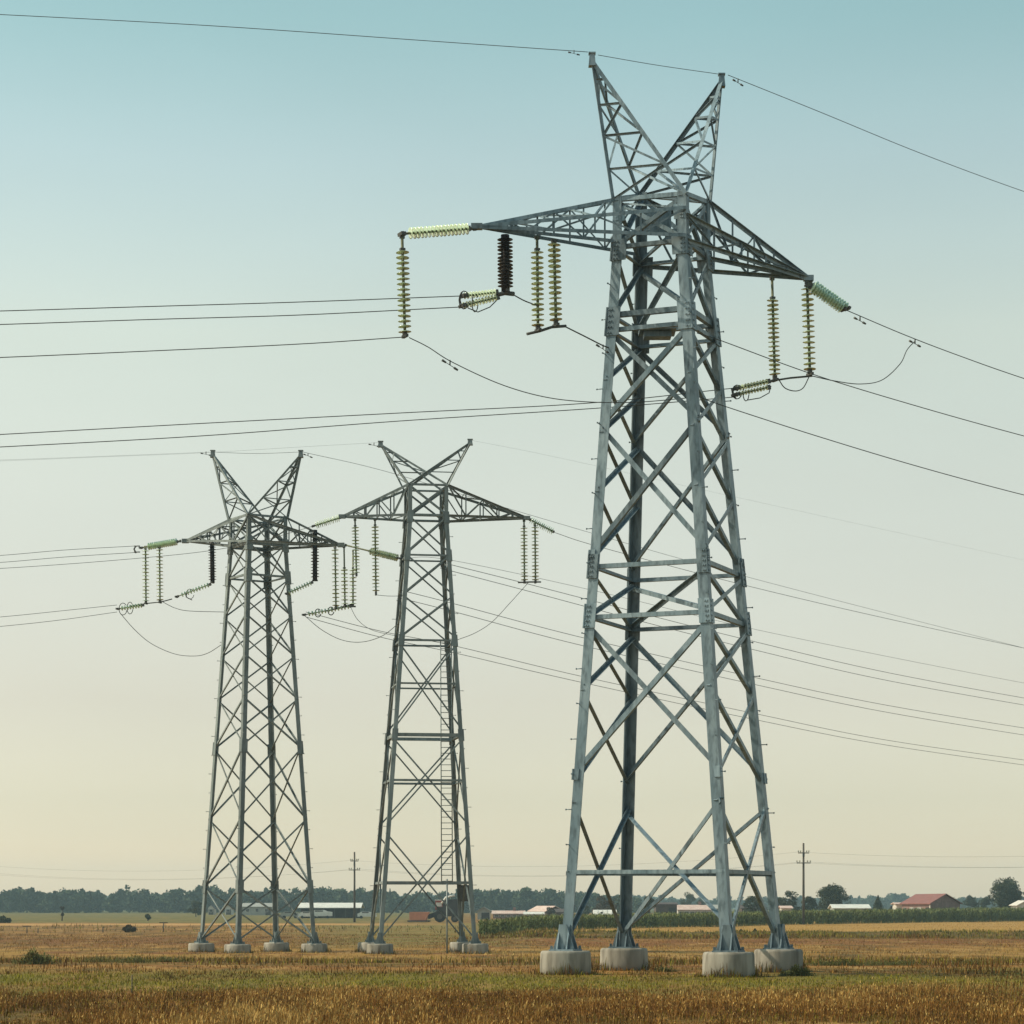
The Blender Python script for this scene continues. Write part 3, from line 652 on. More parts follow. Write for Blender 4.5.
def crown_pts(h, wd, base, lobes, per, rg, squash=1.0):
    pts = []
    for k in range(lobes):
        t = rg.uniform(0, 1); ang = rg.uniform(0, 6.283); rr = wd * .5 * math.sqrt(rg.uniform(.05, 1)) * (1 - .5 * abs(2 * t - .8) ** 1.6) * .86
        c = np.array([math.cos(ang) * rr, math.sin(ang) * rr, base + (h - base) * (.12 + .76 * t)])
        r = wd * rg.uniform(.09, .22)
        d = rg.normal(size=(per, 3)); d /= np.linalg.norm(d, axis=1)[:, None]
        pts.append(c + d * (r * rg.uniform(.45, 1.08, per) ** .6)[:, None] * np.array([1, 1, .8 * squash]))
    p = np.concatenate(pts); p = p[(p[:, 2] > base * .6)]
    return p
def tree(label, px, Y, top_y, wpx, m, group, name='leafy_tree', cat='tree', base=.22, lobes=20, per=230, leaf=None, cone=False):
    g = G(px, Y); h = EYE + (HY - top_y) * K * Y - g.z; wd = wpx * K * Y
    rg = np.random.default_rng(int(px * 7 + Y)); o = thing(name, label, cat, g, group)
    mb = MB(); bend = [Vector((rg.uniform(-.03, .03) * h, rg.uniform(-.03, .03) * h, h * t)) for t in (.3, .55, .8)]
    pts = [g + Vector((0, 0, -.2))] + [g + b for b in bend]; r0 = max(.12, h * .022)
    mb.tube(pts, [r0 * 1.25, r0 * .9, r0 * .55, r0 * .2], 8)
    for k in range(5):
        t = .32 + .1 * k; s0 = g + Vector((0, 0, h * t)); a = rg.uniform(0, 6.28); e = s0 + Vector((math.cos(a) * wd * .3, math.sin(a) * wd * .3, h * .17))
        mb.tube([s0, (s0 + e) / 2 + Vector((0, 0, -h * .01)), e], [r0 * .5, r0 * .35, r0 * .1], 6)
    mb.build('trunk', M['bark'], o)
    if cone:
        n = lobes * per; t = rg.uniform(0, 1, n) ** 1.4; ang = rg.uniform(0, 6.283, n); rad = wd * .5 * (1 - t) * rg.uniform(.55, 1.05, n) * (1 + .25 * np.sin(ang * 5 + t * 30))
        p = np.stack([np.cos(ang) * rad, np.sin(ang) * rad, h * (base + (1 - base) * t)], 1)
    else: p = crown_pts(h, wd, h * base, lobes, per, rg)
    link('crown', np_mesh('crown', quads(p, leaf or max(.14, h * .02)), 4, m), o)
    return o
gT = 'trees by the farm buildings'
tree('big round dark tree at the far right edge beyond the maize', 1006, 560, 878, 35, M['leaf_dark'], gT, lobes=70, per=190)
tree('broad dark tree with a wide crown between the pole and the white shed', 833, 520, 884.5, 38, M['leaf_dark'], gT, lobes=56, per=220, base=.1)
tree('dark tree directly behind the right utility pole', 791, 540, 890, 24, M['leaf_dark'], gT, base=.1)
tree('low dark tree just right of the right utility pole', 808, 535, 896, 20, M['leaf_dark'], gT, base=.08)
tree('small tree between the white low shed and the barn with red roof', 878, 530, 895.5, 17, M['leaf_mid'], gT, base=.05, cone=True)
tree('short dark shrub close to the left end of the barn with red roof', 893, 540, 904, 10, M['leaf_brown'], gT, base=.05, lobes=8)
tree('left of the two blue green trees behind the barn at the right', 971, 700, 894.5, 18, M['leaf_dark'], gT, base=.08)
tree('narrow blue green tree between the barn and the big round tree', 986, 690, 895, 15, M['leaf_dark'], gT, base=.08)
tree('dark tree seen between the right legs of the nearest pylon', 755, 500, 894.5, 26, M['leaf_dark'], gT, base=.1)
tree('dark tree just right of the right leg of the nearest pylon', 778, 560, 896, 16, M['leaf_mid'], gT, base=.1)
tree('bluish round tree over the long pale building', 688, 850, 891.5, 19, M['leaf_mid'], gT, base=.1)
tree('second bluish tree, lower, over the right end of the long pale building', 702, 860, 895, 14, M['leaf_mid'], gT, base=.1)
tree('dark tree left of the big dark hayshed between the pylon legs', 649, 520, 895, 16, M['leaf_dark'], gT, base=.1)
tree('very dark reddish tree beside the back leg of the nearest pylon', 604, 560, 896, 26, M['leaf_brown'], gT, base=.06, lobes=18)
tree('dark tree over the curved white roof', 620, 640, 893, 22, M['leaf_mid'], gT, base=.08)
tree('dark bush in front of the white house near the left pylon leg', 552, 540, 907, 14, M['leaf_brown'], gT, base=.05, lobes=8)
tree('dark low tree left of the curved white roof', 583, 600, 902, 16, M['leaf_dark'], gT, base=.06, lobes=10)
tree('low dark shrub at the foot of the curved white roof', 600, 520, 910.5, 8, M['leaf_brown'], gT, base=.05, lobes=7)
tree('pointed dark tree rising over the wood beside the middle pylon', 390, 980, 888.5, 7, M['leaf_far'], gT, cone=True, base=.1)
tree('pointed dark tree right of the middle pylon, over the wood', 491, 980, 888.5, 8, M['leaf_far'], gT, cone=True, base=.1)
tree('dark tree beside the pale shed behind the leftmost pylon', 196, 640, 901, 16, M['leaf_dark'], gT, base=.05)
gS = 'shrubs out in the field'
tree('dark rounded shrub standing alone in the field at the left', 129, 262, 926.5, 15, M['leaf_brown'], gS, 'dark_shrub', 'shrub', .02, 12, 160, .12)
tree('dark bush cut by the left edge of the picture', 2, 405, 917.5, 16, M['leaf_dark'], gS, 'dark_shrub', 'shrub', .03, 9, 120, .22)
tree('spindly young tree in the green field at the left', 62, 480, 906, 6, M['leaf_brown'], gS, 'young_tree', 'tree', .25, 6, 60, .2)
tree('round green bush in the green field, left of the leftmost pylon', 148, 470, 913, 8, M['leaf_mid'], gS, 'green_bush', 'shrub', .03, 8, 90, .2)
tree('small pointed dark bush at the edge of the golden stubble, beside the front leg', 741, 246, 929.5, 4.5, M['leaf_dark'], gS, 'pointed_bush', 'shrub', .02, 8, 70, .09, True)
tree('small pointed dark bush at the edge of the golden stubble, right one of two', 755, 246, 929, 4.5, M['leaf_dark'], gS, 'pointed_bush', 'shrub', .02, 8, 70, .09, True)

def wood(name, x0, x1, ys_, depth, tops, m, leaf, n, seed):
    """a far wood, one mass"""
    rg = np.random.default_rng(seed); vv = []
    for k in range(n):
        px = rg.uniform(x0, x1); Y = ys_ + depth * rg.uniform(0, 1) ** 1.5; ty_ = np.interp(px, [t[0] for t in tops], [t[1] for t in tops])
        g = G(px, Y); h = (EYE + (HY - ty_) * K * Y - g.z) * rg.uniform(.70, 1.12)
        wd = h * rg.uniform(.7, 1.15); p = crown_pts(h, wd, h * .02, 13, 30, rg, 1.1)
        if rg.uniform() < .12: p = p * np.array([.45, .45, 1.08])
        vv.append(quads(p + np.array(g), leaf))
    o = bpy.data.objects.new(name, np_mesh(name, np.concatenate(vv), 4, m)); C.objects.link(o)
    tag(o, 'long hazy belt of dark trees along the horizon' if name == 'distant_wood' else 'very pale far trees low on the right horizon', 'wood', kind='stuff')
tops = [(-200, 893), (0, 893), (30, 889), (50, 893), (75, 890.5), (100, 893), (130, 890.5), (155, 894), (180, 890), (215, 886.5), (245, 890), (275, 890), (300, 891), (320, 887.5), (350, 889), (380, 891), (420, 893.5), (450, 893.5), (480, 890.5), (520, 890), (535, 889.5), (560, 893), (580, 893), (615, 896), (650, 900)]
wood('distant_wood', -180, 640, 1000, 160, tops, M['leaf_far'], .8, 640, 3)
wood('far_trees', 600, 1200, 1750, 250, [(600, 896), (700, 897), (770, 897.5), (850, 898), (870, 896.5), (895, 893.5), (915, 897.5), (960, 897), (1000, 896), (1200, 896)], M['leaf_far'], 1.0, 360, 4)

# ------------------------------------------------------------------ maize and grass
def tone_mat(name, stops, var, scale):
    m = bpy.data.materials.new(name); m.use_nodes = True; n = m.node_tree.nodes; L = m.node_tree.links
    b = n['Principled BSDF']; b.inputs['Roughness'].default_value = .8; b.inputs['Specular IOR Level'].default_value = .15
    at = n.new('ShaderNodeAttribute'); at.attribute_name = 'tone'; rp = n.new('ShaderNodeValToRGB'); el = rp.color_ramp.elements
    while len(el) < len(stops): el.new(.5)
    for e, (p, c) in zip(el, stops): e.position = p; e.color = (*c, 1)
    L.new(at.outputs['Fac'], rp.inputs[0])
    tc = n.new('ShaderNodeTexCoord'); t = n.new('ShaderNodeTexNoise'); t.inputs['Scale'].default_value = scale; t.inputs['Detail'].default_value = 3
    L.new(tc.outputs['Object'], t.inputs['Vector']); mr = n.new('ShaderNodeMapRange'); mr.inputs[1].default_value = .35; mr.inputs[2].default_value = .65
    L.new(t.outputs[0], mr.inputs[0]); x = n.new('ShaderNodeMix'); x.data_type = 'RGBA'; x.blend_type = 'MULTIPLY'; L.new(mr.outputs[0], x.inputs[0])
    L.new(rp.outputs[0], x.inputs[6]); x.inputs[7].default_value = (*var, 1); L.new(x.outputs[2], b.inputs['Base Color'])
    return m
maize_m = tone_mat('maize_leaves', [(0, (.055, .075, .022)), (.45, (.11, .135, .04)), (.8, (.18, .19, .06)), (1, (.32, .27, .11))], (.72, .78, .68), .3)
grass_m = tone_mat('grass_blades', [(0, (.048, .055, .010)), (.18, (.29, .255, .018)), (.32, (.125, .074, .015)), (.5, (.155, .066, .014)), (.72, (.265, .128, .026)), (.90, (.40, .225, .052)), (1, (.54, .36, .12))], (.66, .64, .62), .45)

def blades(base, h, w_, lean, bend=.35):
    """one bent blade (2 quads as 8 verts) per base point"""
    n = len(base); a = rng.uniform(0, 6.283, n); d = np.stack([np.cos(a), np.sin(a), np.zeros(n)], 1); s_ = np.stack([-np.sin(a), np.cos(a), np.zeros(n)], 1)
    h = h[:, None]; w_ = w_[:, None]; lean = lean[:, None]; up = np.array([0, 0, 1.])
    m_ = base + up * h * .55 + d * h * lean * .35; t = base + up * h * (1 - .25 * lean) + d * h * lean
    return np.stack([base - s_ * w_, base + s_ * w_, m_ + s_ * w_ * .8, m_ - s_ * w_ * .8, m_ - s_ * w_ * .8, m_ + s_ * w_ * .8, t + s_ * w_ * .15, t - s_ * w_ * .15], 1).reshape(-1, 3)
zgv = np.vectorize(zg)
def fbm(x, y, f, seed=0.0):
    return np.array([mnoise.fractal(Vector((a * f, b * f, seed)), 1.0, 2.0, 3) for a, b in zip(x, y)])

# maize: its near edge runs off into the distance to the right
edge = [(478, 235), (512, 250), (527, 285), (560, 296), (640, 318), (700, 334), (800, 378), (900, 412), (1024, 462), (1180, 520)]
ex = np.array([(p - HX) * K * Y for p, Y in edge]); ey = np.array([e[1] for e in edge])
def maize():
    n = 9000; X = rng.uniform(ex[0], ex[-1], n); Y0 = np.interp(X, ex, ey); dp = 34 * rng.uniform(0, 1, n) ** 1.8
    rag = 1.2 * np.array([mnoise.noise(Vector((x * .35, 0, 9))) for x in X])
    Yp = Y0 + dp + rag; hh = np.interp(Y0, [235, 250, 300, 378, 470, 520], [1.25, 1.4, 1.5, 1.8, 2.2, 2.3]) * rng.uniform(.86, 1.1, n)
    Z = zgv(X, Yp); vv = []; tt = []
    base = np.stack([X, Yp, Z - .05], 1)
    vv.append(blades(base, hh, np.full(n, .03), rng.uniform(0, .06, n))); tt.append(np.full(n * 8, .35))
    for k in range(9):
        f = rng.uniform(.12, .95, n); b = base + np.stack([np.zeros(n), np.zeros(n), hh * f], 1)
        vv.append(blades(b, hh * rng.uniform(.22, .40, n), np.full(n, .05), rng.uniform(.5, 1.3, n))); tt.append(np.repeat(np.clip(rng.normal(.4, .18, n) + .25 * (f - .5), 0, .85), 8))
    tb = base + np.stack([np.zeros(n), np.zeros(n), hh * .96], 1)
    vv.append(blades(tb, hh * .16, np.full(n, .03), rng.uniform(0, .5, n))); tt.append(np.repeat(rng.uniform(.7, 1, n), 8))
    o = bpy.data.objects.new('maize_crop', np_mesh('maize_crop', np.concatenate(vv), 4, maize_m, np.concatenate(tt))); C.objects.link(o)
    tag(o, 'strip of green maize across the field at the right', 'crop', kind='stuff')
maize()

def scatter(n, y0, y1, spread=.27, pw=1.0):
    Y = np.sqrt(rng.uniform(y0 ** 2, y1 ** 2, n)); X = Y * rng.uniform(-spread, spread, n); return X, Y
def grass_layer(name, label, n, y0, y1, hf, wf, tonef, keep=None, spread=.27, heads=.0):
    X, Y = scatter(n, y0, y1, spread)
    nb = fbm(X, Y * .5, .16, 2.0); nf = fbm(X, Y, .9, 5.0)
    if keep is not None:
        k = rng.uniform(0, 1, n) < keep(X, Y, nb, nf); X, Y, nb, nf = X[k], Y[k], nb[k], nf[k]
    n = len(X); base = np.stack([X, Y, zgv(X, Y) - .03], 1); h = hf(X, Y, nb, nf) * rng.uniform(.55, 1.25, n); wd = wf * rng.uniform(.6, 1.4, n)
    tn = np.clip(tonef(X, Y, nb, nf, rng.normal(0, 1, n)), 0, 1)
    vv = [blades(base, h, wd, np.abs(rng.normal(.25, .22, n)))]; tt = [np.repeat(tn, 8)]
    if heads:
        k = rng.uniform(0, 1, n) < heads; b2 = base[k] + np.stack([rng.normal(0, .06, k.sum()), rng.normal(0, .06, k.sum()), h[k] * .85], 1)
        vv.append(blades(b2, h[k] * .2, wd[k] * 1.5, np.abs(rng.normal(.3, .3, k.sum())))); tt.append(np.repeat(np.clip(tn[k] + rng.uniform(.0, .5, k.sum()), 0, 1), 8))
    o = bpy.data.objects.new(name, np_mesh(name, np.concatenate(vv), 4, grass_m, np.concatenate(tt))); C.objects.link(o)
    tag(o, label, 'grass', kind='stuff')
def band(y, a, b, soft): return 1 / (1 + np.exp(-(y - a) / soft)) * 1 / (1 + np.exp((y - b) / soft))
grass_layer('dry_grass', 'tall brown dry grass across the foreground', 170000, 41, 66, lambda X, Y, a, b: .19 + .16 * a + .20 * b, .006,
            lambda X, Y, a, b, r: .52 + .40 * a + .36 * b + .14 * r, lambda X, Y, a, b: np.clip(.8 + .6 * b + .3 * a, .1, 1) * np.clip((64 + 5 * a - Y) / 4, .08, 1), heads=.3)
grass_layer('green_grass', 'band of short yellow green grass in front of the nearest pylon', 80000, 57, 92, lambda X, Y, a, b: .11 + .05 * b, .010,
            lambda X, Y, a, b, r: .18 + .26 * np.clip(a + .3 * b, -.3, 1) + .06 * r + .30 * np.clip((np.abs(Y - 74 - 8 * a) - 5) / 6, 0, 1), lambda X, Y, a, b: np.clip(1.0 - ((Y - 73 - 7 * a) / 11) ** 2 + .7 * b, .10, 1))
grass_layer('field_grass', 'rough brown grass of the field around the pylons', 130000, 80, 245, lambda X, Y, a, b: .13 + .12 * np.clip(a, 0, 1) + .12 * b + .16 * band(Y + 26 * a + 6 * b, 100, 120, 3), .014,
            lambda X, Y, a, b, r: .55 + .50 * a + .34 * b + .13 * r - .42 * band(Y + 26 * a + 6 * b, 99, 121, 3) + .16 * band(Y + 22 * a, 128, 165, 5) * (X < 2) - .14 * band(Y, 185, 230, 6) - .22 * (X + .085 * Y > 0) * (X < 0) * (Y > 170),
            lambda X, Y, a, b: np.clip(.35 + .9 * b + .6 * a + .4 * band(Y + 26 * a + 6 * b, 99, 121, 3), .03, 1), .25)
grass_layer('bank_grass', 'dark green weeds along the bank before the golden stubble', 30000, 212, 248, lambda X, Y, a, b: .28 + .30 * a + .2 * b, .028,
            lambda X, Y, a, b, r: .12 + .22 * a + .14 * r + .2 * (Y < 226), lambda X, Y, a, b: np.clip(.5 + .9 * a + .4 * (Y > 236), .05, 1) * (X > -3), .26)
grass_layer('stubble', 'cut golden stubble between the bank and the maize', 40000, 248, 440, lambda X, Y, a, b: .12 + .02 * b, .02,
            lambda X, Y, a, b, r: .84 + .08 * a + .07 * r, lambda X, Y, a, b: (X > 1.5) * (Y < np.interp(X, ex, ey)), .25)
grass_layer('field_edge_weeds', 'scattered dark weeds along the edge of the far field at the left', 16000, 255, 345, lambda X, Y, a, b: .20 + .35 * np.clip(a + b, 0, 1), .035,
            lambda X, Y, a, b, r: .22 + .25 * a + .2 * r, lambda X, Y, a, b: np.clip(b * 1.5 + a - .1, .01, 1) * (X < 2), .26)
def footing_grass():
    vv, tt = [], []
    for T, n, r0 in ((A, 420, .80), (T1, 260, .78), (T2, 260, .76)):
        for i in range(4):
            p = T.b[i]; c = p + ((T.b[(i + 1) % 4] - p).normalized() + (T.b[(i - 1) % 4] - p).normalized()) * T.wl * .35
            a = rng.uniform(0, 6.283, n); r = r0 + np.abs(rng.normal(.02, .16, n)); X, Y = c.x + np.cos(a) * r, c.y + np.sin(a) * r
            b = np.stack([X, Y, zgv(X, Y) - .03], 1); h = rng.uniform(.06, .30, n) * (.7 + .5 * np.sin(a * 3 + i)) * np.clip(1.5 - (r - r0) * 2, .4, 1.4)
            vv.append(blades(b, np.abs(h) + .05, np.full(n, .012), np.abs(rng.normal(.3, .25, n)))); tt.append(np.repeat(np.clip(rng.normal(.34, .22, n), 0, 1), 8))
    o = bpy.data.objects.new('footing_grass', np_mesh('footing_grass', np.concatenate(vv), 4, grass_m, np.concatenate(tt))); C.objects.link(o)
    tag(o, 'rough grass growing up around the concrete footings', 'grass', kind='stuff')
footing_grass()
def weed(label, px, Y, wpx, hpx, n, tone, name='weed_clump'):
    g = G(px, Y); o = thing(name, label, 'weed', g, 'weed clumps in the field'); wd, h = wpx * K * Y, hpx * K * Y
    p = np.stack([np.clip(rng.normal(0, .28, n), -.7, .7) * wd, rng.normal(0, .22, n) * wd * .8, np.full(n, -.03)], 1)
    e = np.exp(-(p[:, 0] / wd * 2) ** 2); hh = h * (.35 + .65 * e) * rng.uniform(.3, 1.1, n) * (.85 + .25 * np.sin(p[:, 0] / wd * 23 + px) * np.sin(p[:, 0] / wd * 11 + 2 * px))
    vv = [blades(p, hh, np.full(n, h * .018), np.abs(rng.normal(.25, .25, n)))]; tt = [np.repeat(np.clip(rng.normal(tone, .1, n), 0, 1), 8)]
    for k in range(4):
        b = p + np.stack([rng.normal(0, .03, n) * wd, rng.normal(0, .03, n) * wd, hh * rng.uniform(.2, .9, n)], 1)
        vv.append(blades(b, hh * rng.uniform(.12, .25, n), np.full(n, h * .035), rng.uniform(.4, 1.5, n))); tt.append(np.repeat(np.clip(rng.normal(tone + .03, .1, n), 0, 1), 8))
    link('foliage', np_mesh('foliage', np.concatenate(vv), 4, weed_m, np.concatenate(tt)), o)
weed_m = tone_mat('weed_leaves', [(0, (.05, .055, .018)), (.25, (.095, .10, .03)), (.5, (.15, .145, .045)), (.75, (.21, .165, .055)), (1, (.28, .19, .07))], (.75, .78, .7), 1.5)
weed('grey green leafy weed bush in the left foreground', 36, 96, 36, 17, 300, .42, 'weed_bush')
weed('loose weed bush second from the left in the foreground', 133, 100, 34, 10, 240, .48, 'weed_bush')
weed('dark low weed clump right of the last concrete block', 838, 92, 60, 9, 520, .2)
weed('dark weed clump in the grass, far right of the nearest pylon', 895, 94, 70, 8, 520, .25)
weed('thin olive weed clump near the right edge', 975, 97, 50, 7, 320, .4)
weed('green tuft at the foot of the two middle concrete blocks', 664, 84, 24, 8, 260, .3)
weed('green weed clump in front of the rightmost concrete block', 797, 79.4, 26, 13, 380, .25)
weed('brownish weed clump in the left foreground below the lone dark shrub', 100, 102, 40, 8, 320, .6)
weed('weed clump before the leftmost pylon', 168, 104, 36, 8, 300, .5)
weed('tall dark weed stalk in the foreground grass at the left', 172, 61, 9, 12, 60, .1, 'weed_stalk')

# ------------------------------------------------------------------ utility poles and their wires
def pole(label, px, Y, top, arms, grp='utility poles'):
    g = G(px, Y); o = thing('utility_pole', label, 'utility pole', g, grp); t = P(px, top, Y)
    MB().tube([g - UP * .3, Vector((g.x, g.y, t.z))], [.21, .14], 10).build('post', M['pole'], o)
    for y, hw in arms:
        z = P(px, y, Y).z; w_ = hw * K * Y; b = MB().box((g.x, g.y - .18, z), 2 * w_, .16, .14).build('cross_beam', M['pole'], o)
        for q in (-.95, -.55, .55, .95): MB().lathe([(.03, 0), (.03, .12), (.09, .14), (.1, .24), (.05, .3)], 8, (g.x + w_ * q, g.y - .18, z + .07)).build('pin_insulator', M['cap'], b)
    MB().box((g.x, g.y - .19, P(px, top + 12, Y).z), .3, .12, .5).build('pole_plate', M['fitting'], o)
    return o
pole('bare wooden pole at the left, between the two far pylons', 354.5, 430, 852, [(861, 4), (870, 5.5)])
pole('bare wooden pole at the right, rising before the maize', 803.5, 376, 843, [(853, 5.5), (863, 7)])
def span(label, a, b, sag, r):
    pts = [lerp(a, b, t) - UP * sag * 4 * t * (1 - t) for t in np.linspace(0, 1, 25)]
    tag(MB().tube(pts, r, 5).build('thin_line', M['wire'], loc=pts[0]), label, 'cable', 'thin lines of the utility poles')
pl = lambda y, d: P(354.5 + d, y, 430); pr = lambda y, d: P(803.5 + d, y, 376)
for nm, dl, dr, yl, yr in (('upper thin line', -4, -5, 860.3, 852), ('middle thin line', 5, 6.5, 869, 862), ('lower thin line', -5, -6.5, 869.6, 862.4)):
    a, b = pl(yl, dl), pr(yr, dr); d = b - a
    span(nm + ' strung between the two wooden poles', a, b, 1.6, .011)
    span(nm + ' running left from the left wooden pole', a, a - d * 1.1 + UP * .6, 1.6, .011)
    span(nm + ' running right from the right wooden pole', b, b + d * .8, 1.2, .011)

# ------------------------------------------------------------------ buildings
def plain(name, c, c2, sc=.8, rough=.8): return mat(name, c, rough, 0, c2, sc, tuple(x * .7 for x in c), 3.0)
M['wall_white'] = plain('white_render', (.62, .58, .52), (.52, .48, .43)); M['wall_rust'] = plain('rust_wall', (.21, .125, .11), (.27, .17, .15))
M['wall_brown'] = plain('brown_boards', (.07, .05, .04), (.10, .07, .055)); M['wall_grey'] = plain('grey_render', (.33, .33, .30), (.27, .27, .25))
M['roof_red'] = plain('red_tiles', (.25, .10, .085), (.19, .08, .07)); M['roof_white'] = plain('white_sheet', (.70, .68, .62), (.60, .58, .53), rough=.5)
M['roof_pink'] = plain('faded_tiles', (.52, .36, .31), (.60, .47, .41)); M['roof_dark'] = plain('dark_roof', (.07, .05, .05), (.09, .07, .06))
M['pane'] = mat('window_glass', (.02, .025, .03), .12, 0, (.03, .035, .04), 2, spec=.6); M['door'] = plain('dark_door', (.035, .028, .025), (.05, .04, .035))
M['post'] = plain('shed_posts', (.13, .12, .11), (.1, .09, .08))
gH = 'farm buildings on the horizon'
def house(name, label, px0, px1, Y, eave_y, ridge_y, wallm, roofm, depth=7, ridge='x', rot=0.0, wins=3, doors=1, over=.35, chimney=False, cat='building', openfront=False, half=False):
    """ridge along its width ('x') or its depth ('y'); heights are read at its near wall"""
    x0, x1 = (px0 - HX) * K * Y, (px1 - HX) * K * Y; wd = x1 - x0; xc = (x0 + x1) / 2; g = zg(xc, Y) - .15
    ez, rz = EYE + (HY - eave_y) * K * Y, EYE + (HY - ridge_y) * K * Y; rz = max(rz, ez + .25)
    o = thing(name, label, cat, (xc, Y + depth / 2, g), gH)
    ca, sa = math.cos(rot), math.sin(rot)
    def T(x, y, z): return Vector((xc + x * ca - y * sa, Y + depth / 2 + x * sa + y * ca, z))
    hw, hd = wd / 2, depth / 2
    def bx(mb, ax0, ax1, ay0, ay1, az0, az1):
        return mb.poly([T(x, y, z) for z in (az0, az1) for y in (ay0, ay1) for x in (ax0, ax1)], [(0, 2, 3, 1), (4, 5, 7, 6), (0, 1, 5, 4), (1, 3, 7, 5), (3, 2, 6, 7), (2, 0, 4, 6)])
    if ridge == 'x':
        body = [(-hw, -hd, g), (hw, -hd, g), (hw, hd, g), (-hw, hd, g), (-hw, -hd, ez), (hw, -hd, ez), (hw, hd, ez), (-hw, hd, ez), (-hw, 0, rz), (hw, 0, rz)]
        fc = [(0, 1, 5, 4), (1, 2, 6, 9, 5), (2, 3, 7, 6), (3, 0, 4, 8, 7), (3, 2, 1, 0), (4, 5, 9, 8), (6, 7, 8, 9)]
        sl_ = (rz - ez) / hd; e_ = over
        rf = [(-hw - e_, -hd - e_, ez - sl_ * e_), (hw + e_, -hd - e_, ez - sl_ * e_), (hw + e_, 0, rz), (-hw - e_, 0, rz), (hw + e_, hd + e_, ez - sl_ * e_), (-hw - e_, hd + e_, ez - sl_ * e_)]
    else:
        body = [(-hw, -hd, g), (hw, -hd, g), (hw, hd, g), (-hw, hd, g), (-hw, -hd, ez), (hw, -hd, ez), (hw, hd, ez), (-hw, hd, ez), (0, -hd, rz), (0, hd, rz)]
        fc = [(0, 1, 5, 8, 4), (1, 2, 6, 5), (2, 3, 7, 9, 6), (3, 0, 4, 7), (3, 2, 1, 0), (5, 6, 9, 8), (7, 4, 8, 9)]
        sl_ = (rz - ez) / hw; e_ = over
        rf = [(-hw - e_, hd + e_, ez - sl_ * e_), (-hw - e_, -hd - e_, ez - sl_ * e_), (0, -hd - e_, rz), (0, hd + e_, rz), (hw + e_, -hd - e_, ez - sl_ * e_), (hw + e_, hd + e_, ez - sl_ * e_)]
    if openfront:
        wb = MB(); bx(wb, -hw, hw, hd - .15, hd, g, ez); bx(wb, -hw, -hw + .15, -hd, hd - .15, g, ez); wb.build('wall', wallm, o)
        for k in range(6):
            q = MB(); xx = -hw + .2 + (wd - .4) * k / 5; bx(q, xx - .1, xx + .1, -hd, -hd + .2, g, ez); q.build('post', M['post'], o)
    else: MB().poly([T(*p) for p in body], fc).build('wall', wallm, o)
    th = .16; up = [T(*p) + Vector((0, 0, th)) for p in rf]; lo = [T(*p) + Vector((0, 0, .02)) for p in rf]
    order = [(0, 1, 2, 3), (3, 2, 4, 5)] if ridge == 'x' else [(1, 2, 3, 0), (2, 4, 5, 3)]
    allf = [tuple(f) for f in order] + [tuple(6 + i for i in reversed(f)) for f in order]
    rim = [0, 1, 2, 4, 5, 3]
    allf += [(rim[(k + 1) % 6], rim[k], 6 + rim[k], 6 + rim[(k + 1) % 6]) for k in range(6)]
    rfo = MB().poly(up + lo, allf).build('roof', roofm, o)
    if chimney: q = MB(); bx(q, hw * .3, hw * .3 + .6, -.3, .3, rz - .5, rz + .9); q.build('chimney', M['wall_rust'], rfo)
    H = ez - g
    for k in range(wins):
        xx = -hw + wd * (k + .6) / (wins + .2); f = MB(); bx(f, xx - .55, xx + .55, -hd - .06, -hd + .02, g + H * .42, g + H * .42 + min(1.2, H * .42)); fo = f.build('window', M['wall_white'], o)
        q = MB(); bx(q, xx - .46, xx + .46, -hd - .08, -hd - .055, g + H * .42 + .08, g + H * .42 + min(1.2, H * .42) - .08); q.build('pane', M['pane'], fo)
    for k in range(doors):
        xx = -hw + wd * (.97 if doors == 1 else .2 + .6 * k) - .9; q = MB(); bx(q, xx - .8, xx + .8, -hd - .05, -hd + .02, g, g + min(2.6, H * .82)); q.build('door', M['door'], o)
    return o
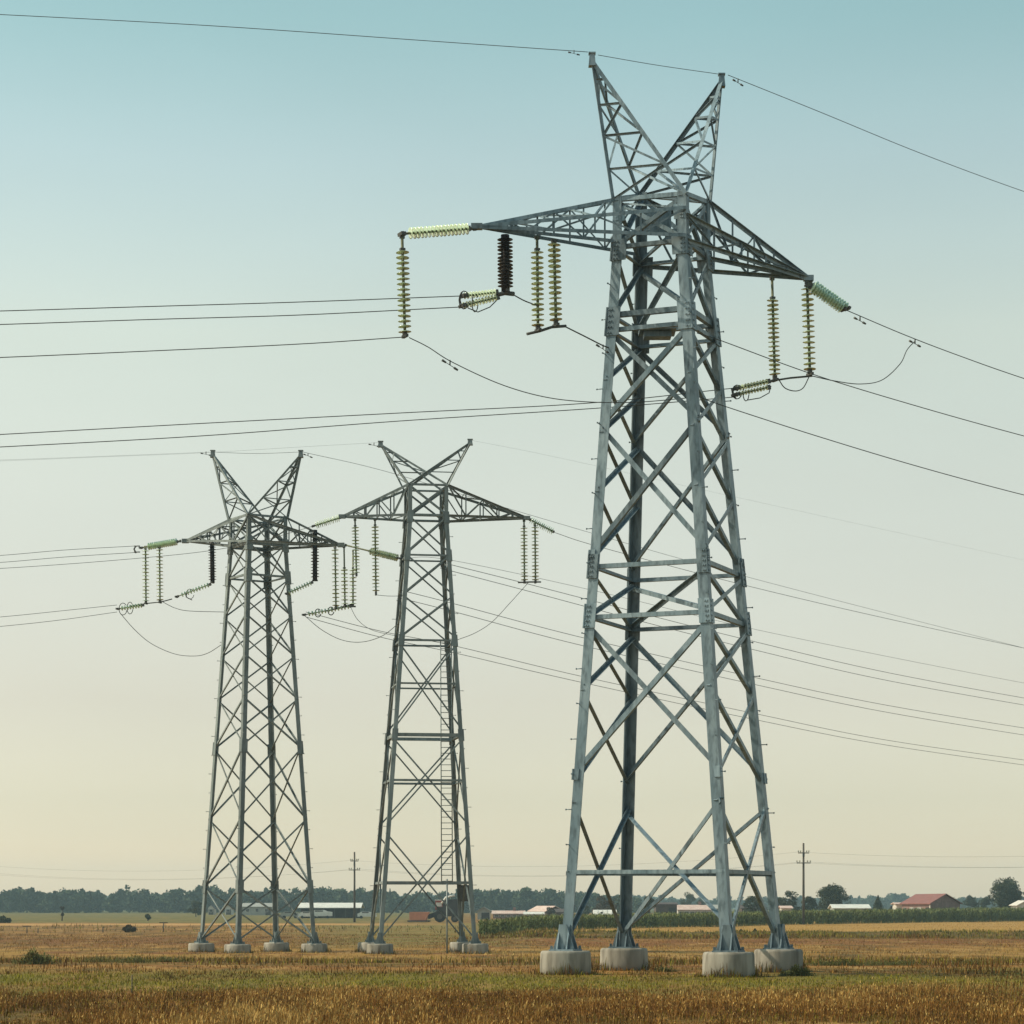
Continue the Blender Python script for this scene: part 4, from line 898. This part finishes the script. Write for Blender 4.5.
# the barn with the red roof: long side to the left, gable to the right
def barn():
    Y = 470; u = K * Y; g = zg(75, Y) - .2
    A_, B_2, C_, D_ = [Vector(((px - HX) * K * y_, y_, 0)) for px, y_ in ((902, 488), (930.5, 470), (960, 482), (931, 502))]
    ez, rz = EYE + (HY - 903.5) * u, EYE + (HY - 894.5) * u
    o = thing('farm_barn', 'rust brown barn with a sloping red roof standing behind the maize at the right', 'barn', (B_2.x, B_2.y, g), gH)
    def z(v, h): return Vector((v.x, v.y, h))
    m1, m2 = (B_2 + C_) / 2, (A_ + D_) / 2
    MB().poly([z(A_, g), z(B_2, g), z(C_, g), z(D_, g), z(A_, ez), z(B_2, ez), z(C_, ez), z(D_, ez), z(m1, rz), z(m2, rz)],
              [(0, 1, 5, 4), (1, 2, 6, 8, 5), (2, 3, 7, 6), (3, 0, 4, 9, 7), (4, 5, 8, 9), (6, 7, 9, 8), (3, 2, 1, 0)]).build('wall', M['wall_rust'], o)
    l = (B_2 - A_).normalized() * .7; s_ = (B_2 - m1).normalized() * .7; dz = (rz - ez) * .7 / (B_2 - m1).length
    top = [z(A_ - l + s_, ez - dz), z(B_2 + l + s_, ez - dz), z(m1 + l, rz), z(m2 - l, rz), z(C_ + l - s_, ez - dz), z(D_ - l - s_, ez - dz)]
    up = [p + UP * .2 for p in top]; lo = [p + UP * .03 for p in top]; od = [(0, 1, 2, 3), (3, 2, 4, 5)]; rim = [0, 1, 2, 4, 5, 3]
    MB().poly(up + lo, od + [tuple(6 + i for i in reversed(f)) for f in od] + [(rim[(k + 1) % 6], rim[k], 6 + rim[k], 6 + rim[(k + 1) % 6]) for k in range(6)]).build('roof', M['roof_red'], o)
    d = (B_2 - A_).normalized(); nn = Vector((d.y, -d.x, 0)); L = (B_2 - A_).length
    for f, w_, nm, mt in ((.12, 1.3, 'window', M['pane']), (.36, 2.4, 'pale_panel', M['wall_grey']), (.62, 2.6, 'pale_panel', M['wall_grey']), (.5, 1.2, 'window', M['pane']), (.90, 1.9, 'door', M['door'])):
        c = A_ + d * L * f; h0, h1 = (g + .2, ez - .7) if nm != 'window' else (g + 1.6, ez - .8)
        MB().box(z(c, (h0 + h1) / 2) + nn * .04, w_, .12, h1 - h0, (d, nn, UP)).build(nm, mt, o)
    MB().box(z(A_ + d * L * .995, ez / 2 + g / 2) + nn * .05, .45, .16, ez - g - .5, (d, nn, UP)).build('corner_post', M['wall_white'], o)
barn()
house('lean_to', 'small pale lean-to at the left end of the barn with the red roof', 896.5, 902, 492, 904.5, 904, M['wall_white'], M['roof_pink'], 5, wins=1, doors=0)
house('long_shed', 'long low shed with a white roof left of the barn, behind the maize', 834, 869.5, 500, 908.5, 905, M['wall_grey'], M['roof_white'], 7, wins=5)
house('white_cottage', 'white wall of a house cut by the right edge of the picture', 1018.5, 1034, 520, 905, 901, M['wall_white'], M['wall_white'], 8, 'y', wins=2)
house('open_shed', 'long open-sided shed with a flat white roof, left of the middle pylon', 301, 357, 575, 907.6, 903.4, M['roof_dark'], M['roof_white'], 12, wins=0, doors=0, openfront=True, over=1.0)
house('pale_hall', 'big pale blue hall seen between the legs of the leftmost pylon', 242, 272, 760, 907, 903.5, M['wall_grey'], M['wall_grey'], 12, wins=3)
house('small_cottage', 'small white-gabled house left of the leftmost pylon legs', 208, 214, 800, 908, 905, M['wall_white'], M['roof_dark'], 6, 'y', wins=1)
house('small_cottage', 'second small white house just left of the front leg of the leftmost pylon', 225, 231.5, 800, 908, 904.5, M['wall_white'], M['roof_dark'], 6, 'y', wins=1)
house('grey_shed', 'grey shed with a gable end right beside the middle pylon', 477.5, 490, 520, 911, 907.5, M['wall_grey'], M['wall_grey'], 8, 'y', wins=0, doors=1)
house('brick_row', 'low brick row with a faded red roof right of the grey shed', 493, 524, 560, 914, 911.3, M['wall_rust'], M['roof_pink'], 7, wins=5, chimney=True)
house('white_bungalow', 'low white house with a pale roof before the gabled brown house', 525, 543, 540, 914.5, 912.5, M['wall_white'], M['roof_white'], 6, wins=3)
house('gabled_house', 'brown gabled house with a pale lit roof side, left of the pylon leg', 537, 556, 575, 911, 906.5, M['wall_brown'], M['roof_pink'], 9, 'y', rot=.45, wins=1)
house('dark_shed', 'dark low shed right behind the left leg of the nearest pylon', 556, 572, 560, 912.5, 909.5, M['wall_brown'], M['roof_dark'], 6, wins=1)
house('hay_shed', 'dark brown boarded shed seen between the middle pylon legs', 656, 677, 560, 904.8, 903, M['wall_brown'], M['roof_dark'], 9, wins=0, doors=1, over=.2)
house('long_house', 'long pale building with a faded pink and white roof', 678, 712, 580, 910, 905.5, M['wall_white'], M['roof_pink'], 9, wins=6, chimney=True)
house('grey_annex', 'grey annex at the right end of the long pale building', 712, 724, 590, 909, 905.3, M['wall_grey'], M['wall_grey'], 8, wins=1, doors=0)
house('dark_cottage', 'dark red house among the trees right of the front pylon leg', 742, 756, 560, 908.5, 905.5, M['wall_brown'], M['roof_dark'], 8, wins=2)
house('pale_hut', 'small pale hut below the dark tree near the right pole', 782, 791.5, 510, 908.5, 906.5, M['wall_white'], M['roof_pink'], 5, wins=1)
# the tunnel with the curved white roof
def tunnel():
    Y = 540; x0, x1 = (588 - HX) * K * Y, (617 - HX) * K * Y; g = zg(x0, Y) - .1; h = EYE + (HY - 909.8) * K * Y - g
    o = thing('poly_tunnel', 'long tunnel with a curved white cover left of the back pylon leg', 'greenhouse', ((x0 + x1) / 2, Y, g), gH)
    n = 14; arc = [(-math.cos(math.pi * k / n) * 3.2, math.sin(math.pi * k / n) * h) for k in range(n + 1)]
    v = [Vector((x, Y + 3.2 + a, g + b)) for x in (x0 + 1.2, x1) for a, b in arc]; m_ = n + 1
    q = MB().poly(v, [(k, m_ + k, m_ + k + 1, k + 1) for k in range(n)] + [tuple(range(m_ - 1, -1, -1)), tuple(range(m_, 2 * m_))]); q.build('cover', M['roof_white'], o)
    MB().box((x0 + 1.1, Y + 3.2, g + h * .35), .1, 1.6, h * .7).build('door', M['door'], o)
    for k in range(1, 5):
        xx = lerp(x0 + 1.2, x1, k / 5); MB().tube([Vector((xx, Y + 3.2 + a * 1.01, g + b * 1.01)) for a, b in arc], .05, 5).build('hoop', M['wall_grey'], o)
tunnel()

# ------------------------------------------------------------------ combine harvester by the middle pylon
M['red_paint'] = mat('red_paint', (.36, .055, .04), .45, 0, (.28, .05, .04), 1.0, (.2, .06, .05), 4, spec=.5)
M['orange_paint'] = mat('orange_paint', (.58, .22, .12), .5, 0, (.48, .18, .10), 1.0, spec=.4)
M['rubber'] = mat('rubber', (.02, .02, .02), .85, 0, (.03, .028, .026), 4)
M['machine_dark'] = mat('machine_dark', (.035, .035, .038), .6, 0, (.055, .05, .05), 1.2)
M['white_paint'] = mat('white_paint', (.68, .66, .62), .5, 0, (.58, .56, .52), 1.0)
def combine():
    Y = 425; g = zg(-13, Y); X = lambda px: (px - HX) * K * Y; Z = lambda h: g + h
    o = thing('combine_harvester', 'red combine harvester with an orange header, parked beyond the middle pylon', 'harvester', (X(438), Y, g))
    def bx(mb, px0, px1, y0, y1, z0, z1): return mb.box(((X(px0) + X(px1)) / 2, Y + (y0 + y1) / 2, Z((z0 + z1) / 2)), X(px1) - X(px0), y1 - y0, z1 - z0)
    q = MB(); a, b = X(410), X(430)
    q.poly([(a, Y - 2.6, Z(.35)), (b - .6, Y - 2.6, Z(.35)), (b, Y - 2.6, Z(1.75)), (a, Y - 2.6, Z(1.75)), (a + .5, Y + 2.6, Z(.35)), (b - .6, Y + 2.6, Z(.35)), (b, Y + 2.6, Z(1.75)), (a + .5, Y + 2.6, Z(1.75))],
           [(3, 2, 1, 0), (4, 5, 6, 7), (0, 1, 5, 4), (1, 2, 6, 5), (2, 3, 7, 6), (3, 0, 4, 7)]); hd = q.build('header', M['orange_paint'], o)
    bx(MB(), 408, 430, -2.7, 2.7, .1, .33).build('cutter_bar', M['machine_dark'], hd)
    q = MB(); q.poly([(b - .3, Y - .8, Z(.5)), (b - .3, Y + .8, Z(.5)), (b - .3, Y + .8, Z(1.3)), (b - .3, Y - .8, Z(1.3)), (X(440), Y - .8, Z(1.2)), (X(440), Y + .8, Z(1.2)), (X(440), Y + .8, Z(2.1)), (X(440), Y - .8, Z(2.1))],
           [(0, 1, 2, 3), (7, 6, 5, 4), (0, 4, 5, 1), (1, 5, 6, 2), (2, 6, 7, 3), (3, 7, 4, 0)]); q.build('feeder', M['machine_dark'], o)
    bd = bx(MB(), 437, 458, -1.4, 1.4, 1.0, 2.6); bx(bd, 438, 456, -1.5, -1.39, 1.5, 2.0); bd.build('body', M['machine_dark'], o)
    bx(MB(), 443, 458, -1.35, 1.35, 2.6, 3.9).build('grain_tank', M['machine_dark'], o)
    cb = bx(MB(), 435.5, 442.8, -1.2, 1.2, 2.1, 3.7).build('cab', M['red_paint'], o)
    bx(MB(), 436.2, 442, -1.24, -1.19, 2.7, 3.35).build('window', M['white_paint'], cb); bx(MB(), 435, 443, -1.3, 1.3, 3.7, 3.85).build('cab_roof', M['white_paint'], cb)
    MB().tube([(X(442), Y - 1.5, Z(3.2)), (X(446), Y - 1.5, Z(4.2)), (X(455), Y - 1.6, Z(4.6))], .18, 8).build('unloading_auger', M['white_paint'], o)
    for px, r in ((440, .95), (455, .65)):
        for yy in (-1.55, 1.05):
            c = Vector((X(px), Y + yy, Z(r))); t = MB(); t.tube([c, c + Vector((0, .5, 0))], r, 18); wo = t.build('wheel', M['rubber'], o)
            MB().tube([c - Vector((0, .03, 0)), c + Vector((0, .02, 0))], r * .5, 12).build('rim', M['post'], wo)
combine()

# parked vehicles by the open shed
def parked(label, px, Y, m, L=4.2, hh=1.5):
    g = G(px, Y); o = thing('parked_car', label, 'car', g, 'cars by the open shed')
    pr_ = [(-.5, .28), (.5, .28), (.5, .75), (.27, .85), (.14, 1.0), (-.3, 1.0), (-.42, .8), (-.5, .75)]
    v = [Vector((g.x + a * L, g.y + s_, g.z + b * hh)) for s_ in (-.85, .85) for a, b in pr_]; n = len(pr_)
    MB().poly(v, [tuple(range(n)), tuple(range(2 * n - 1, n - 1, -1))] + [(i, n + i, n + (i + 1) % n, (i + 1) % n) for i in range(n)]).build('body', m, o)
    MB().box((g.x - .08 * L, g.y - .86, g.z + .88 * hh), L * .36, .03, hh * .14).build('window', M['pane'], o)
    for a in (-.3, .3):
        for s_ in (-.88, .7): c = Vector((g.x + a * L, g.y + s_, g.z + .32)); MB().tube([c, c + Vector((0, .18, 0))], .32, 14).build('wheel', M['rubber'], o)
parked('white car parked at the left end of the open shed', 308, 560, M['white_paint'])
parked('white van parked below the middle of the open shed roof', 321, 558, M['white_paint'], 5.0, 1.9)
parked('pale car parked beside the far pylon leg, left of the open shed', 290, 566, M['wall_grey'])
parked('small pale car parked at the right of the open shed', 367, 560, M['white_paint'])

# stakes along the field edge at the left
def stake(label, px, Y, h, bar=False, r=.06):
    g = G(px, Y); o = thing('wooden_stake', label, 'stake', g, 'stakes along the field edge')
    MB().tube([g - UP * .2, g + UP * h], [r * 1.15, r * .8], 7).build('post', M['pole'], o)
    if bar: MB().box(g + UP * h * .9, .9, .06, .1).build('crosspiece', M['pole'], o)
stake('dark stake with a crosspiece, right of the lone dark shrub', 163.5, 268, 1.1, True)
stake('short dark stake left of the lone dark shrub', 103, 265, .6)
stake('short stake at the far left, first of the row', 27, 262, .8, True)
stake('short stake second from the left along the field edge', 38, 264, .55)
stake('slim stake in the foreground grass, left of the leftmost pylon', 132, 63, .46, False, .016)
